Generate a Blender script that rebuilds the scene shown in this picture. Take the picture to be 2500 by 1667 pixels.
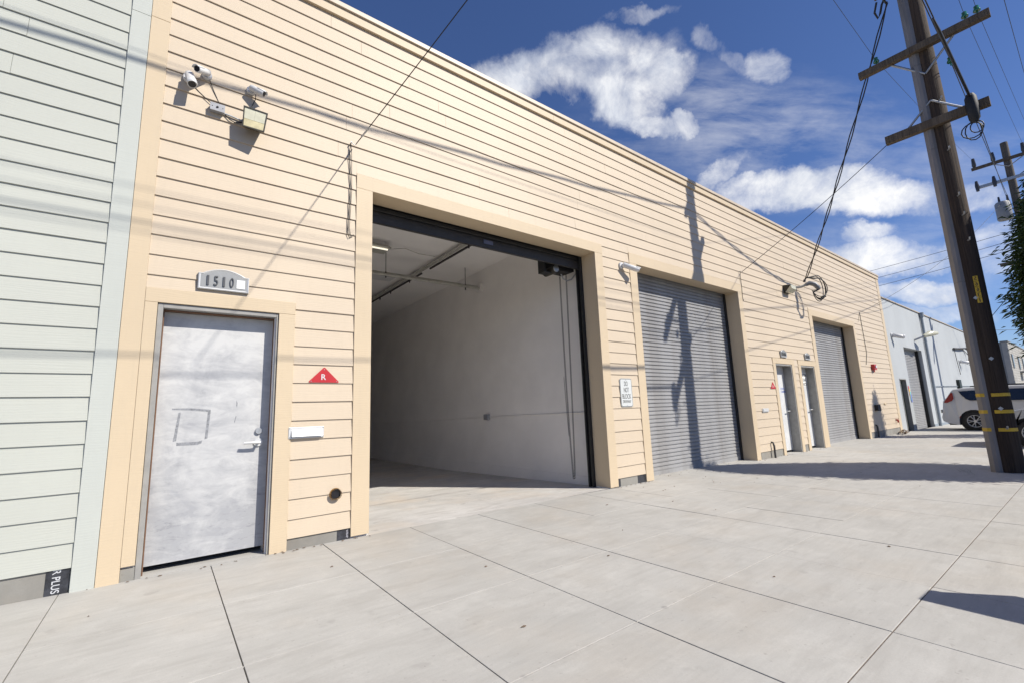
import bpy, bmesh, math, random
from mathutils import Vector, Matrix

S = bpy.context.scene
COL = S.collection
for _o in list(bpy.data.objects):
    bpy.data.objects.remove(_o)
R = random.Random(11)
rad = math.radians

# ------------------------------------------------------------------ camera, sky, sun, exposure
CAM = Vector((0.0, -4.7, 1.155))
FOC, YAW, PITCH, ROLL = 1093.5, 0.656994, 0.156436, -0.037918   # focal in px of a 2500 px wide frame
cam_d = bpy.data.cameras.new('camera')
cam_d.sensor_fit = 'HORIZONTAL'
cam_d.sensor_width = 36.0
cam_d.lens = 36.0 * FOC / 2500.0
cam_d.clip_start = 0.05
cam_d.clip_end = 2000
cam = bpy.data.objects.new('camera', cam_d)
COL.objects.link(cam)
_f = Vector((math.sin(YAW) * math.cos(PITCH), math.cos(YAW) * math.cos(PITCH), math.sin(PITCH)))
_r0 = Vector((math.cos(YAW), -math.sin(YAW), 0))
_u0 = _r0.cross(_f)
CR = math.cos(ROLL) * _r0 + math.sin(ROLL) * _u0
CU = -math.sin(ROLL) * _r0 + math.cos(ROLL) * _u0
CF = _f
_m = Matrix((CR, CU, -CF)).transposed().to_4x4()
_m.translation = CAM
cam.matrix_world = _m
S.camera = cam

SUNV = Vector((0.58, -1.0, 1.03)).normalized()      # towards the sun
sun_d = bpy.data.lights.new('sun', 'SUN')
sun_d.energy = 5.0
sun_d.angle = rad(0.53)
sun_d.color = (1.0, 0.945, 0.85)
sun = bpy.data.objects.new('sun', sun_d)
COL.objects.link(sun)
sun.rotation_euler = (-SUNV).to_track_quat('-Z', 'Y').to_euler()
sun.location = (6, -12, 14)

S.view_settings.view_transform = 'Standard'
S.view_settings.look = 'None'
S.view_settings.gamma = 1.0
S.view_settings.exposure = 0.27
S.view_settings.use_curve_mapping = False
S.render.engine = 'CYCLES'
S.cycles.max_bounces = 10
S.cycles.diffuse_bounces = 7
S.cycles.glossy_bounces = 3
S.cycles.transmission_bounces = 4
S.cycles.transparent_max_bounces = 8
S.cycles.use_denoising = True
S.cycles.sample_clamp_indirect = 6.0
S.cycles.caustics_reflective = False
S.cycles.caustics_refractive = False


class NT:
    """tiny helper round a node tree"""
    def __init__(s, tree):
        s.t = tree
        s.t.nodes.clear()

    def n(s, typ, **kw):
        nd = s.t.nodes.new(typ)
        for k, v in kw.items():
            setattr(nd, k, v)
        return nd

    def link(s, a, b):
        s.t.links.new(a, b)

    def put(s, sock, v):
        if isinstance(v, bpy.types.NodeSocket):
            s.link(v, sock)
        else:
            sock.default_value = v

    def math(s, op, a, b=0.0, c=0.0, clamp=False):
        nd = s.n('ShaderNodeMath', operation=op, use_clamp=clamp)
        for i, v in enumerate((a, b, c)):
            s.put(nd.inputs[i], v)
        return nd.outputs[0]

    def vmath(s, op, a, b=(0, 0, 0)):
        nd = s.n('ShaderNodeVectorMath', operation=op)
        s.put(nd.inputs[0], a)
        s.put(nd.inputs[1], b)
        return nd.outputs['Value'] if op in ('DOT_PRODUCT', 'LENGTH') else nd.outputs['Vector']

    def noise(s, vec, scale=5.0, detail=4.0, rough=0.55, dist=0.0):
        nd = s.n('ShaderNodeTexNoise')
        if vec is not None:
            s.link(vec, nd.inputs['Vector'])
        nd.inputs['Scale'].default_value = scale
        nd.inputs['Detail'].default_value = detail
        nd.inputs['Roughness'].default_value = rough
        nd.inputs['Distortion'].default_value = dist
        return nd.outputs[0]

    def mapr(s, v, a, b, c=0.0, d=1.0, smooth=False):
        nd = s.n('ShaderNodeMapRange')
        nd.interpolation_type = 'SMOOTHSTEP' if smooth else 'LINEAR'
        s.put(nd.inputs[0], v)
        for i, x in enumerate((a, b, c, d)):
            nd.inputs[i + 1].default_value = x
        return nd.outputs[0]

    def mix(s, fac, a, b, blend='MIX'):
        nd = s.n('ShaderNodeMix', data_type='RGBA', blend_type=blend)
        s.put(nd.inputs[0], fac)
        for sock, v in ((nd.inputs[6], a), (nd.inputs[7], b)):
            if isinstance(v, (tuple, list)):
                v = (v[0], v[1], v[2], 1.0)
            s.put(sock, v)
        return nd.outputs[2]

    def mapping(s, vec, loc=(0, 0, 0), rot=(0, 0, 0), scale=(1, 1, 1), typ='POINT'):
        nd = s.n('ShaderNodeMapping', vector_type=typ)
        s.link(vec, nd.inputs[0])
        nd.inputs[1].default_value = loc
        nd.inputs[2].default_value = rot
        nd.inputs[3].default_value = scale
        return nd.outputs[0]


world = bpy.data.worlds.new('World')
S.world = world
world.use_nodes = True
W = NT(world.node_tree)
_out = W.n('ShaderNodeOutputWorld')
_bg = W.n('ShaderNodeBackground')
_bg.inputs['Strength'].default_value = 0.074
W.link(_bg.outputs[0], _out.inputs[0])
_sky = W.n('ShaderNodeTexSky', sky_type='NISHITA')
_sky.sun_disc = False
_sky.sun_elevation = math.asin(SUNV.z)
_sky.sun_rotation = math.atan2(SUNV.x, SUNV.y)
_sky.altitude = 200
_sky.air_density = 1.0
_sky.dust_density = 0.1
_sky.ozone_density = 2.2
_dir = W.n('ShaderNodeTexCoord').outputs['Generated']
_skycol = W.mix(1.0, _sky.outputs[0], (0.76, 0.90, 1.27), 'MULTIPLY')
# a patch of sky north-east of the street carries the cumulus; elsewhere thin scattered cloud
_fr = W.math('MAXIMUM', W.vmath('DOT_PRODUCT', _dir, tuple(CF)), 0.22)
_uu = W.math('DIVIDE', W.vmath('DOT_PRODUCT', _dir, tuple(CR)), _fr)
_vv = W.math('DIVIDE', W.vmath('DOT_PRODUCT', _dir, tuple(CU)), _fr)
_cmb = W.n('ShaderNodeCombineXYZ')
W.link(_uu, _cmb.inputs[0])
W.link(_vv, _cmb.inputs[1])
_warp = W.n('ShaderNodeTexNoise')
W.link(_dir, _warp.inputs['Vector'])
_warp.inputs['Scale'].default_value = 7.0
_warp.inputs['Detail'].default_value = 6.0
_warp.inputs['Roughness'].default_value = 0.62
_wv = W.vmath('MULTIPLY', W.vmath('SUBTRACT', _warp.outputs['Color'], (0.5, 0.5, 0.5)), (0.16, 0.14, 0))
_uv = W.vmath('ADD', _cmb.outputs[0], _wv)


def blob(px, py, rx, ry, ang=0.0, amp=1.0):
    u, v = (px - 1250) / FOC, (833.5 - py) / FOC
    m = W.mapping(_uv, (u, v, 0), (0, 0, rad(ang)), (rx / FOC, ry / FOC, 1), 'TEXTURE')
    g = W.n('ShaderNodeTexGradient', gradient_type='SPHERICAL')
    W.link(m, g.inputs[0])
    o = W.mapr(g.outputs['Fac'], 0.0, 0.65, 0.0, amp, True)
    return o


def union(bl):
    acc = None
    for b in bl:
        o = blob(*b)
        acc = o if acc is None else W.math('MAXIMUM', acc, o)
    return acc


_cum = union([(1400, 165, 330, 130, 12), (1540, 165, 240, 120, -12), (1280, 190, 230, 110, 20), (1500, 240, 190, 100, -20),
              (1570, 295, 110, 50, -15), (1560, 27, 140, 30, 8, .40), (1740, 105, 75, 50, -35, .34), (1815, 165, 120, 38, -20, .30), (1880, 178, 75, 70, 40, .5),
              (1655, 315, 90, 45, 8, .85), (1990, 445, 330, 72, 3), (2140, 470, 240, 70, 5), (1850, 470, 170, 60, 5, .9),
              (1765, 415, 130, 44, 35, .5), (2130, 560, 120, 40, 0, .7), (2120, 625, 330, 70, 0, .95), (2240, 715, 210, 48, 0, .95), (2300, 610, 240, 55, 0, .7), (2440, 600, 180, 75, 8, .7), (2330, 480, 210, 70, 0, .55), (2280, 770, 240, 40, 0, .6)])
_hol = union([(1375, 245, 120, 60, -12, .85), (1500, 165, 120, 40, -10, .35)])
_wisp = union([(1850, 330, 560, 200, -12, .75), (2080, 300, 330, 130, -20, .5), (2350, 420, 300, 160, 0, .5), (2200, 640, 420, 180, 0, .6)])
_det = W.noise(_dir, 10.0, 12.0, 0.67, 0.35)
_streak = W.noise(W.mapping(_cmb.outputs[0], (0, 0, 0), (0, 0, rad(14)), (2.2, 7.0, 1)), 2.4, 9.0, 0.62, 0.25)
_sc = W.noise(_dir, 2.1, 7.0, 0.6, 0.4)
_front = W.mapr(W.vmath('DOT_PRODUCT', _dir, tuple(CF)), 0.2, 0.5)
_d1 = W.math('SUBTRACT', _cum, W.math('MULTIPLY', _hol, 0.75))
_d1 = W.math('ADD', _d1, W.math('MULTIPLY', W.math('SUBTRACT', _det, 0.5), 2.3))
_d1 = W.math('POWER', W.mapr(W.math('MULTIPLY', _d1, W.mapr(_cum, 0.0, 0.5)), 0.06, 1.15), 1.1)
_d1 = W.math('MULTIPLY', _d1, 0.96)
_d2 = W.mapr(W.math('MULTIPLY', _wisp, W.mapr(_streak, 0.36, 0.72)), 0.02, 0.62, 0.0, 0.30)
_d3 = W.math('MULTIPLY', W.mapr(_sc, 0.54, 0.76, 0.0, 0.7, True), W.math('SUBTRACT', 1.0, _front))
_dens = W.math('MAXIMUM', W.math('MAXIMUM', _d1, _d2), _d3)
_cshade = W.noise(_dir, 7.0, 7.0, 0.62, 0.3)
_ccol = W.mix(W.mapr(_cshade, 0.40, 0.58), (7.6, 8.1, 9.2), (11.8, 11.8, 11.8))
W.link(W.mix(_dens, _skycol, _ccol), _bg.inputs['Color'])


# ------------------------------------------------------------------ materials
MATS = {}


def base_mat(name):
    m = bpy.data.materials.new(name)
    m.use_nodes = True
    n = NT(m.node_tree)
    out = n.n('ShaderNodeOutputMaterial')
    b = n.n('ShaderNodeBsdfPrincipled')
    n.link(b.outputs[0], out.inputs[0])
    MATS[name] = m
    return m, n, b


def bump(n, b, h, strength=0.3, dist=0.003):
    nd = n.n('ShaderNodeBump')
    nd.inputs['Strength'].default_value = strength
    nd.inputs['Distance'].default_value = dist
    n.link(h, nd.inputs['Height'])
    n.link(nd.outputs[0], b.inputs['Normal'])


def simple(name, col, rough=0.6, metal=0.0, var=0.12, scale=6.0, stretch=(1, 1, 1), bmp=0.0, bscale=60.0, bdist=0.002, detail=5.0, spec=0.5):
    m, n, b = base_mat(name)
    oc = n.n('ShaderNodeTexCoord').outputs['Object']
    v = n.mapping(oc, scale=stretch)
    f = n.noise(v, scale, detail, 0.6)
    lo = tuple(c * (1 - var) for c in col)
    hi = tuple(min(1, c * (1 + var)) for c in col)
    n.link(n.mix(n.mapr(f, 0.3, 0.7), lo, hi), b.inputs['Base Color'])
    b.inputs['Roughness'].default_value = rough
    b.inputs['Metallic'].default_value = metal
    b.inputs['Specular IOR Level'].default_value = spec
    if bmp:
        bump(n, b, n.noise(v, bscale, 4, 0.6), bmp, bdist)
    return m


def painted_board(name, col, dirt=(0.45, 0.38, 0.28)):
    """fibre cement siding: raised cedar grain, faint drips and dust, slight board to board change"""
    m, n, b = base_mat(name)
    oc = n.n('ShaderNodeTexCoord').outputs['Object']
    oi = n.n('ShaderNodeObjectInfo').outputs['Random']
    off = n.n('ShaderNodeCombineXYZ')
    n.link(n.math('MULTIPLY', oi, 37.0), off.inputs[0])
    n.link(n.math('MULTIPLY', oi, 11.0), off.inputs[2])
    p = n.vmath('ADD', oc, off.outputs[0])
    big = n.noise(oc, 0.7, 4, 0.6)
    fine = n.noise(n.mapping(oc, scale=(14, 14, 1.6)), 2.0, 6, 0.65)
    ln = n.noise(n.mapping(p, scale=(1.2, 1, 30)), 1.6, 5, 0.6, 0.6)
    c = n.mix(n.mapr(big, 0.35, 0.65), tuple(x * 0.965 for x in col), tuple(min(1, x * 1.03) for x in col))
    c = n.mix(n.mapr(oi, 0, 1, 0.0, 0.12), c, tuple(x * 0.86 for x in col))
    c = n.mix(n.mapr(fine, 0.50, 0.8, 0.0, 0.20), c, dirt)
    c = n.mix(n.mapr(ln, 0.55, 0.8, 0.0, 0.10), c, tuple(x * 0.75 for x in col))
    spots = n.noise(oc, 9.0, 2, 0.5)
    c = n.mix(n.mapr(spots, 0.70, 0.76, 0.0, 0.22), c, dirt)
    n.link(c, b.inputs['Base Color'])
    b.inputs['Roughness'].default_value = 0.55
    b.inputs['Specular IOR Level'].default_value = 0.35
    grain = n.n('ShaderNodeTexWave', wave_type='BANDS', bands_direction='Z')
    n.link(n.mapping(p, scale=(0.55, 1, 5.5)), grain.inputs['Vector'])
    grain.inputs['Scale'].default_value = 3.0
    grain.inputs['Distortion'].default_value = 9.0
    grain.inputs['Detail'].default_value = 3.0
    grain.inputs['Detail Scale'].default_value = 1.3
    h = n.math('ADD', n.math('MULTIPLY', grain.outputs['Fac'], 0.6), n.math('MULTIPLY', n.noise(n.mapping(p, scale=(4, 4, 60)), 2.0, 4, 0.6), 0.6))
    bump(n, b, h, 0.22, 0.0025)
    return m


PEACH = (0.580, 0.482, 0.364)
MINT = (0.473, 0.484, 0.435)
M_siding = painted_board('peach_siding_paint', PEACH)
M_trim = painted_board('peach_trim_paint', (0.585, 0.474, 0.330))
M_mint = painted_board('mint_siding_paint', MINT, (0.42, 0.43, 0.40))
M_minttrim = painted_board('mint_trim_paint', (0.480, 0.499, 0.461), (0.42, 0.43, 0.40))
M_cap = simple('cap_metal', (0.52, 0.435, 0.335), 0.5, 0, 0.06)


def concrete(name, col, stain=0.35, aniso=(1, 1, 1), fine=1.0):
    m, n, b = base_mat(name)
    oc = n.n('ShaderNodeTexCoord').outputs['Object']
    oi = n.n('ShaderNodeObjectInfo').outputs['Random']
    v = n.mapping(oc, scale=aniso)
    big = n.noise(v, 0.55, 5, 0.6, 0.3)
    mid = n.noise(n.mapping(oc, scale=(1.0, 3.2, 1)), 1.7, 6, 0.65, 0.5)
    warm = n.noise(oc, 0.8, 4, 0.6)
    fin = n.noise(oc, 120.0, 3, 0.7)
    c = n.mix(n.mapr(big, 0.3, 0.7), tuple(x * (1 - 0.16 * stain) for x in col), tuple(min(1, x * 1.04) for x in col))
    c = n.mix(n.mapr(mid, 0.48, 0.74, 0.0, 0.46 * stain), c, (col[0] * 0.62, col[1] * 0.60, col[2] * 0.58))
    c = n.mix(n.mapr(warm, 0.50, 0.72, 0.0, 0.42 * stain), c, (col[0] * 0.93, col[1] * 0.83, col[2] * 0.72))
    c = n.mix(n.mapr(oi, 0, 1, 0.0, 0.10), c, tuple(x * 0.80 for x in col))
    stk = n.noise(n.mapping(oc, scale=(1.3, 11, 1)), 2.2, 5, 0.68, 0.3)
    c = n.mix(n.mapr(stk, 0.50, 0.75, 0.0, 0.30 * stain), c, (col[0] * 0.66, col[1] * 0.64, col[2] * 0.63))
    c = n.mix(n.mapr(stk, 0.48, 0.28, 0.0, 0.22), c, tuple(min(1, x * 1.12) for x in col))
    spk = n.noise(oc, 30.0, 2, 0.5)
    c = n.mix(n.mapr(spk, 0.69, 0.74, 0.0, 0.30 * stain), c, (0.22, 0.20, 0.18))
    blot = n.noise(n.mapping(oc, loc=(3.3, 1.7, 0)), 5.0, 3, 0.5)
    c = n.mix(n.mapr(blot, 0.68, 0.74, 0.0, 0.22 * stain), c, (0.20, 0.18, 0.17))
    gum = n.n('ShaderNodeTexVoronoi')
    n.link(n.mapping(oc, loc=(.37, .21, 0)), gum.inputs['Vector'])
    gum.inputs['Scale'].default_value = 1.7
    sel = n.n('ShaderNodeSeparateColor')
    n.link(gum.outputs['Color'], sel.inputs[0])
    gm = n.math('MULTIPLY', n.mapr(gum.outputs['Distance'], 0.045, 0.03), n.mapr(sel.outputs[0], 0.58, 0.6))
    c = n.mix(n.math('MULTIPLY', gm, 0.42), c, (0.16, 0.15, 0.145))
    c = n.mix(n.mapr(fin, 0.35, 0.72, 0.0, 0.24 * fine), c, tuple(x * 0.6 for x in col))
    mot = n.noise(oc, 4.5, 8, 0.7)
    c = n.mix(n.mapr(mot, 0.42, 0.66, 0.0, 0.20), c, tuple(x * 0.72 for x in col))
    c = n.mix(n.mapr(mot, 0.46, 0.34, 0.0, 0.16), c, tuple(min(1, x * 1.2) for x in col))
    n.link(c, b.inputs['Base Color'])
    b.inputs['Roughness'].default_value = 0.85
    b.inputs['Specular IOR Level'].default_value = 0.3
    h = n.math('ADD', n.math('MULTIPLY', n.noise(oc, 160.0, 3, 0.6), 0.5), n.math('MULTIPLY', n.noise(n.mapping(oc, scale=(2, 9, 1)), 9.0, 4, 0.6), 0.7))
    bump(n, b, h, 0.18, 0.003)
    return m


M_walk = concrete('sidewalk_concrete', (0.478, 0.465, 0.435), 1.0)
M_apron = concrete('floor_concrete', (0.63, 0.61, 0.58), 2.2, (1, 1, 1))
M_found = concrete('foundation_concrete', (0.315, 0.304, 0.277), 1.8)
M_soil = simple('joint_soil', (0.055, 0.05, 0.045), 0.95)
M_joint = simple('joint_filler', (0.375, 0.356, 0.330), 0.9, 0, 0.2, 30)
M_jointd = simple('joint_filler_brown', (0.128, 0.098, 0.079), 0.9, 0, 0.5, 45)
M_asph = simple('asphalt', (0.05, 0.05, 0.052), 0.9, 0, 0.3, 40, bmp=0.4, bscale=200)
M_ground = simple('ground_dirt', (0.16, 0.14, 0.12), 0.95, 0, 0.3, 3)
M_white = simple('interior_paint', (0.80, 0.775, 0.75), 0.75, 0, 0.05, 1.5, bmp=0.1, bscale=30)
M_ceil = simple('ceiling_paint', (0.86, 0.84, 0.82), 0.8, 0, 0.04, 1.2)
M_dark = simple('dark_void', (0.03, 0.03, 0.03), 0.9)
M_black = simple('black_metal', (0.016, 0.016, 0.017), 0.65, 0, 0.3, 20)
M_rubber = simple('rubber', (0.018, 0.018, 0.018), 0.7)
M_cable = simple('cable_sheath', (0.018, 0.018, 0.02), 0.55)
M_galv = simple('galvanised_steel', (0.42, 0.43, 0.44), 0.42, 0.6, 0.2, 25)
M_alu = simple('brushed_aluminium', (0.656, 0.656, 0.648), 0.38, 0.25, 0.06, 40, (1, 1, 12))
M_plastic = simple('white_plastic', (0.640, 0.640, 0.640), 0.35, 0, 0.03)
M_lens = simple('black_lens', (0.012, 0.012, 0.016), 0.12, 0, 0.0)
M_bronze = simple('bronze_housing', (0.05, 0.045, 0.035), 0.5, 0.2, 0.3, 20)
M_prism = simple('yellowed_glass', (0.62, 0.55, 0.34), 0.25, 0, 0.25, 9)
M_boxgrey = simple('box_grey', (0.300, 0.307, 0.330), 0.5, 0.2, 0.15, 12)
M_red = simple('red_enamel', (0.465, 0.026, 0.030), 0.35, 0, 0.10, 5)
M_ink = simple('black_ink', (0.02, 0.02, 0.02), 0.6)
M_blueink = simple('blue_ink', (0.12, 0.18, 0.5), 0.6)
M_signw = simple('sign_white', (0.607, 0.623, 0.615), 0.4, 0, 0.04)
M_paper = simple('white_paper', (0.82, 0.82, 0.80), 0.7)
M_yellow = simple('yellow_plate', (0.540, 0.352, 0.022), 0.5, 0, 0.2, 14)
M_framep = simple('door_frame_paint', (0.300, 0.292, 0.274), 0.5, 0, 0.12, 10)
M_gasket = simple('brown_gasket', (0.16, 0.085, 0.05), 0.7)
M_tarwrap = simple('black_wrap', (0.035, 0.037, 0.045), 0.35, 0, 0.5, 16, bmp=0.6, bscale=22, bdist=0.01)
M_pvc = simple('guard_grey', (0.203, 0.191, 0.188), 0.6, 0, 0.18, 3, (3, 3, 0.4))
M_blue = simple('pale_blue_stucco', (0.409, 0.431, 0.443), 0.8, 0, 0.07, 0.9, (1, 1, 0.35), bmp=0.25, bscale=50)
M_bluetrim = simple('blue_trim', (0.247, 0.285, 0.323), 0.6)
M_greendoor = simple('dark_green_door', (0.012, 0.02, 0.016), 0.5)
M_brickw = simple('painted_masonry', (0.420, 0.405, 0.367), 0.85, 0, 0.1, 2)
M_greyside = simple('side_shade_grey', (0.225, 0.232, 0.232), 0.85)  # side wall's shade is in this darker grey; cap, awning and ledge share it
M_bark = simple('bark', (0.13, 0.10, 0.075), 0.9, 0, 0.35, 12, (1, 1, 0.3), bmp=0.6, bscale=30, bdist=0.01)
M_twig = simple('dry_twig', (0.14, 0.10, 0.07), 0.9, 0, 0.3, 30)
M_rust = simple('dark_pipe', (0.05, 0.045, 0.045), 0.6, 0, 0.4, 20)
M_steelpipe = simple('painted_pipe', (0.44, 0.43, 0.39), 0.5, 0.1, 0.15, 10)
M_brass = simple('vent_brass', (0.45, 0.27, 0.09), 0.4, 0.6, 0.2, 10)
M_glass = simple('tinted_glass', (0.010, 0.012, 0.02), 0.06, 0, 0.0, spec=0.8)
M_carw = simple('white_car_paint', (0.607, 0.607, 0.607), 0.22, 0, 0.02, 2)
M_cars = simple('silver_car_paint', (0.42, 0.42, 0.43), 0.25, 0.3, 0.03, 2)
M_taill = simple('tail_lamp_red', (0.26, 0.012, 0.012), 0.15)
M_rim = simple('alloy_rim', (0.55, 0.55, 0.56), 0.3, 0.6, 0.05)
M_tank = simple('transformer_grey', (0.270, 0.277, 0.285), 0.55, 0, 0.1, 5)
M_porc = simple('porcelain_brown', (0.05, 0.045, 0.045), 0.25)
M_redprim = simple('red_primer', (0.45, 0.05, 0.03), 0.5)


def m_rolldoor():
    m, n, b = base_mat('roll_door_grey')
    oc = n.n('ShaderNodeTexCoord').outputs['Object']
    f = n.noise(n.mapping(oc, scale=(1, 1, 0.4)), 2.5, 5, 0.6)
    c = n.mix(n.mapr(f, 0.35, 0.65), (0.315, 0.315, 0.32), (0.355, 0.355, 0.36))
    d = n.noise(n.mapping(oc, scale=(1.2, 1, 0.8)), 1.6, 5, 0.65)
    c = n.mix(n.mapr(d, 0.56, 0.8, 0.0, 0.10), c, (0.17, 0.16, 0.15))
    c = n.mix(n.mapr(n.n('ShaderNodeObjectInfo').outputs['Random'], 0, 1, 0.0, 0.16), c, (0.22, 0.22, 0.225))
    z = n.n('ShaderNodeSeparateXYZ')
    n.link(oc, z.inputs[0])
    low = n.math('MULTIPLY', n.mapr(z.outputs[2], 0.5, -0.05, 0.0, 0.55), n.mapr(d, 0.4, 0.7))
    c = n.mix(low, c, (0.16, 0.14, 0.12))
    n.link(c, b.inputs['Base Color'])
    b.inputs['Roughness'].default_value = 0.5
    b.inputs['Specular IOR Level'].default_value = 0.4
    return m


M_roll = m_rolldoor()
M_rollshade = simple('roll_door_shaded', (0.03, 0.029, 0.029), 0.5, 0.1, 0.25, 8)  # darker copy of the door grey: the bay head's shade is in the colour


def m_steeldoor():
    """scuffed galvanised door: pale primer rubbed through to blue-grey zinc"""
    m, n, b = base_mat('scuffed_steel_door')
    oc = n.n('ShaderNodeTexCoord').outputs['Object']
    z = n.n('ShaderNodeSeparateXYZ')
    n.link(oc, z.inputs[0])
    a = n.noise(n.mapping(oc, scale=(1.0, 1, 0.7)), 2.4, 8, 0.68, 0.5)
    c2 = n.noise(n.mapping(oc, loc=(4, 0, 2), rot=(0, rad(35), 0), scale=(1, 1, 2.6)), 3.6, 8, 0.7, 1.0)
    hgt = n.mapr(z.outputs[2], 0.0, 2.1, 0.13, -0.08)
    f = n.math('ADD', n.math('ADD', n.math('MULTIPLY', a, 0.55), n.math('MULTIPLY', c2, 0.45)), hgt)
    c = n.mix(n.mapr(f, 0.40, 0.62), (0.56, 0.56, 0.553), (0.355, 0.36, 0.375))
    sc = n.noise(n.mapping(oc, rot=(0, rad(-20), 0), scale=(2.0, 1, 7)), 4.0, 8, 0.72, 1.4)
    sm = n.math('MULTIPLY', n.mapr(sc, 0.54, 0.66), n.mapr(f, 0.50, 0.66, 0.0, 0.55))
    c = n.mix(sm, c, (0.17, 0.175, 0.19))
    n.link(c, b.inputs['Base Color'])
    b.inputs['Roughness'].default_value = 0.48
    b.inputs['Specular IOR Level'].default_value = 0.4
    bump(n, b, n.noise(oc, 7.0, 3, 0.5), 0.08, 0.004)
    return m


M_sdoor = m_steeldoor()
M_tape = simple('tape_residue', (0.247, 0.255, 0.270), 0.6, 0, 0.35, 60)
M_pdoor = simple('pale_door_paint', (0.60, 0.605, 0.61), 0.5, 0, 0.10, 2.5)


def m_wood(name, lo, hi, dark, sc=1.0):
    m, n, b = base_mat(name)
    oc = n.n('ShaderNodeTexCoord').outputs['Object']
    f = n.noise(n.mapping(oc, scale=(9 * sc, 9 * sc, 0.35)), 2.0, 6, 0.65, 0.4)
    g = n.noise(n.mapping(oc, scale=(28 * sc, 28 * sc, 0.5)), 2.0, 5, 0.7)
    c = n.mix(n.mapr(f, 0.3, 0.7), lo, hi)
    c = n.mix(n.mapr(g, 0.5, 0.68, 0.0, 0.85), c, dark)
    n.link(c, b.inputs['Base Color'])
    b.inputs['Roughness'].default_value = 0.85
    b.inputs['Specular IOR Level'].default_value = 0.25
    bump(n, b, g, 0.7, 0.012)
    return m


def m_pole():
    m = m_wood('creosote_pole', (0.030, 0.022, 0.018), (0.062, 0.047, 0.038), (0.012, 0.010, 0.009))
    # sunlit upper shaft: light painted in as grey brown streaks above the tree's shade
    n = NT.__new__(NT)
    n.t = m.node_tree
    b = next(x for x in n.t.nodes if x.type == 'BSDF_PRINCIPLED')
    old = b.inputs['Base Color'].links[0].from_socket
    oc = n.n('ShaderNodeTexCoord').outputs['Object']
    z = n.n('ShaderNodeSeparateXYZ')
    n.link(oc, z.inputs[0])
    g = n.noise(n.mapping(oc, scale=(16, 16, 0.5)), 2.0, 5, 0.7)
    f = n.math('MULTIPLY', n.mapr(z.outputs[2], 3.3, 3.9), n.mapr(n.math('ADD', g, n.mapr(z.outputs[2], 3.5, 9.0, 0.0, 0.12)), 0.46, 0.66, 0.0, 0.7))
    new = n.mix(f, old, (0.115, 0.08, 0.056))
    n.link(new, b.inputs['Base Color'])
    return m


M_pole = m_pole()
M_arm = m_wood('crossarm_wood', (0.10, 0.078, 0.058), (0.17, 0.135, 0.10), (0.05, 0.038, 0.03), 1.0)
M_pole2 = m_wood('grey_pole', (0.11, 0.095, 0.08), (0.17, 0.15, 0.13), (0.05, 0.045, 0.04))


def m_leaf():
    m, n, b = base_mat('leaf_green')
    oc = n.n('ShaderNodeTexCoord').outputs['Object']
    f = n.noise(oc, 2.2, 3, 0.6)
    g = n.noise(oc, 14.0, 2, 0.6)
    c = n.mix(n.mapr(f, 0.3, 0.7), (0.020, 0.042, 0.012), (0.060, 0.105, 0.024))
    c = n.mix(n.mapr(g, 0.62, 0.75), c, (0.13, 0.15, 0.04))
    n.link(c, b.inputs['Base Color'])
    b.inputs['Roughness'].default_value = 0.45
    b.inputs['Specular IOR Level'].default_value = 0.4
    tr = n.n('ShaderNodeBsdfTranslucent')
    tr.inputs[0].default_value = (0.10, 0.16, 0.03, 1)
    mx = n.n('ShaderNodeMixShader')
    mx.inputs[0].default_value = 0.2
    n.link(b.outputs[0], mx.inputs[1])
    n.link(tr.outputs[0], mx.inputs[2])
    out = next(x for x in n.t.nodes if x.type == 'OUTPUT_MATERIAL')
    n.link(mx.outputs[0], out.inputs[0])
    return m


M_leaf = m_leaf()


def m_glassgreen():
    m, n, b = base_mat('green_glass')
    b.inputs['Base Color'].default_value = (0.02, 0.16, 0.07, 1)
    b.inputs['Roughness'].default_value = 0.05
    b.inputs['Specular IOR Level'].default_value = 0.9
    return m


M_ins = m_glassgreen()


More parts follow.
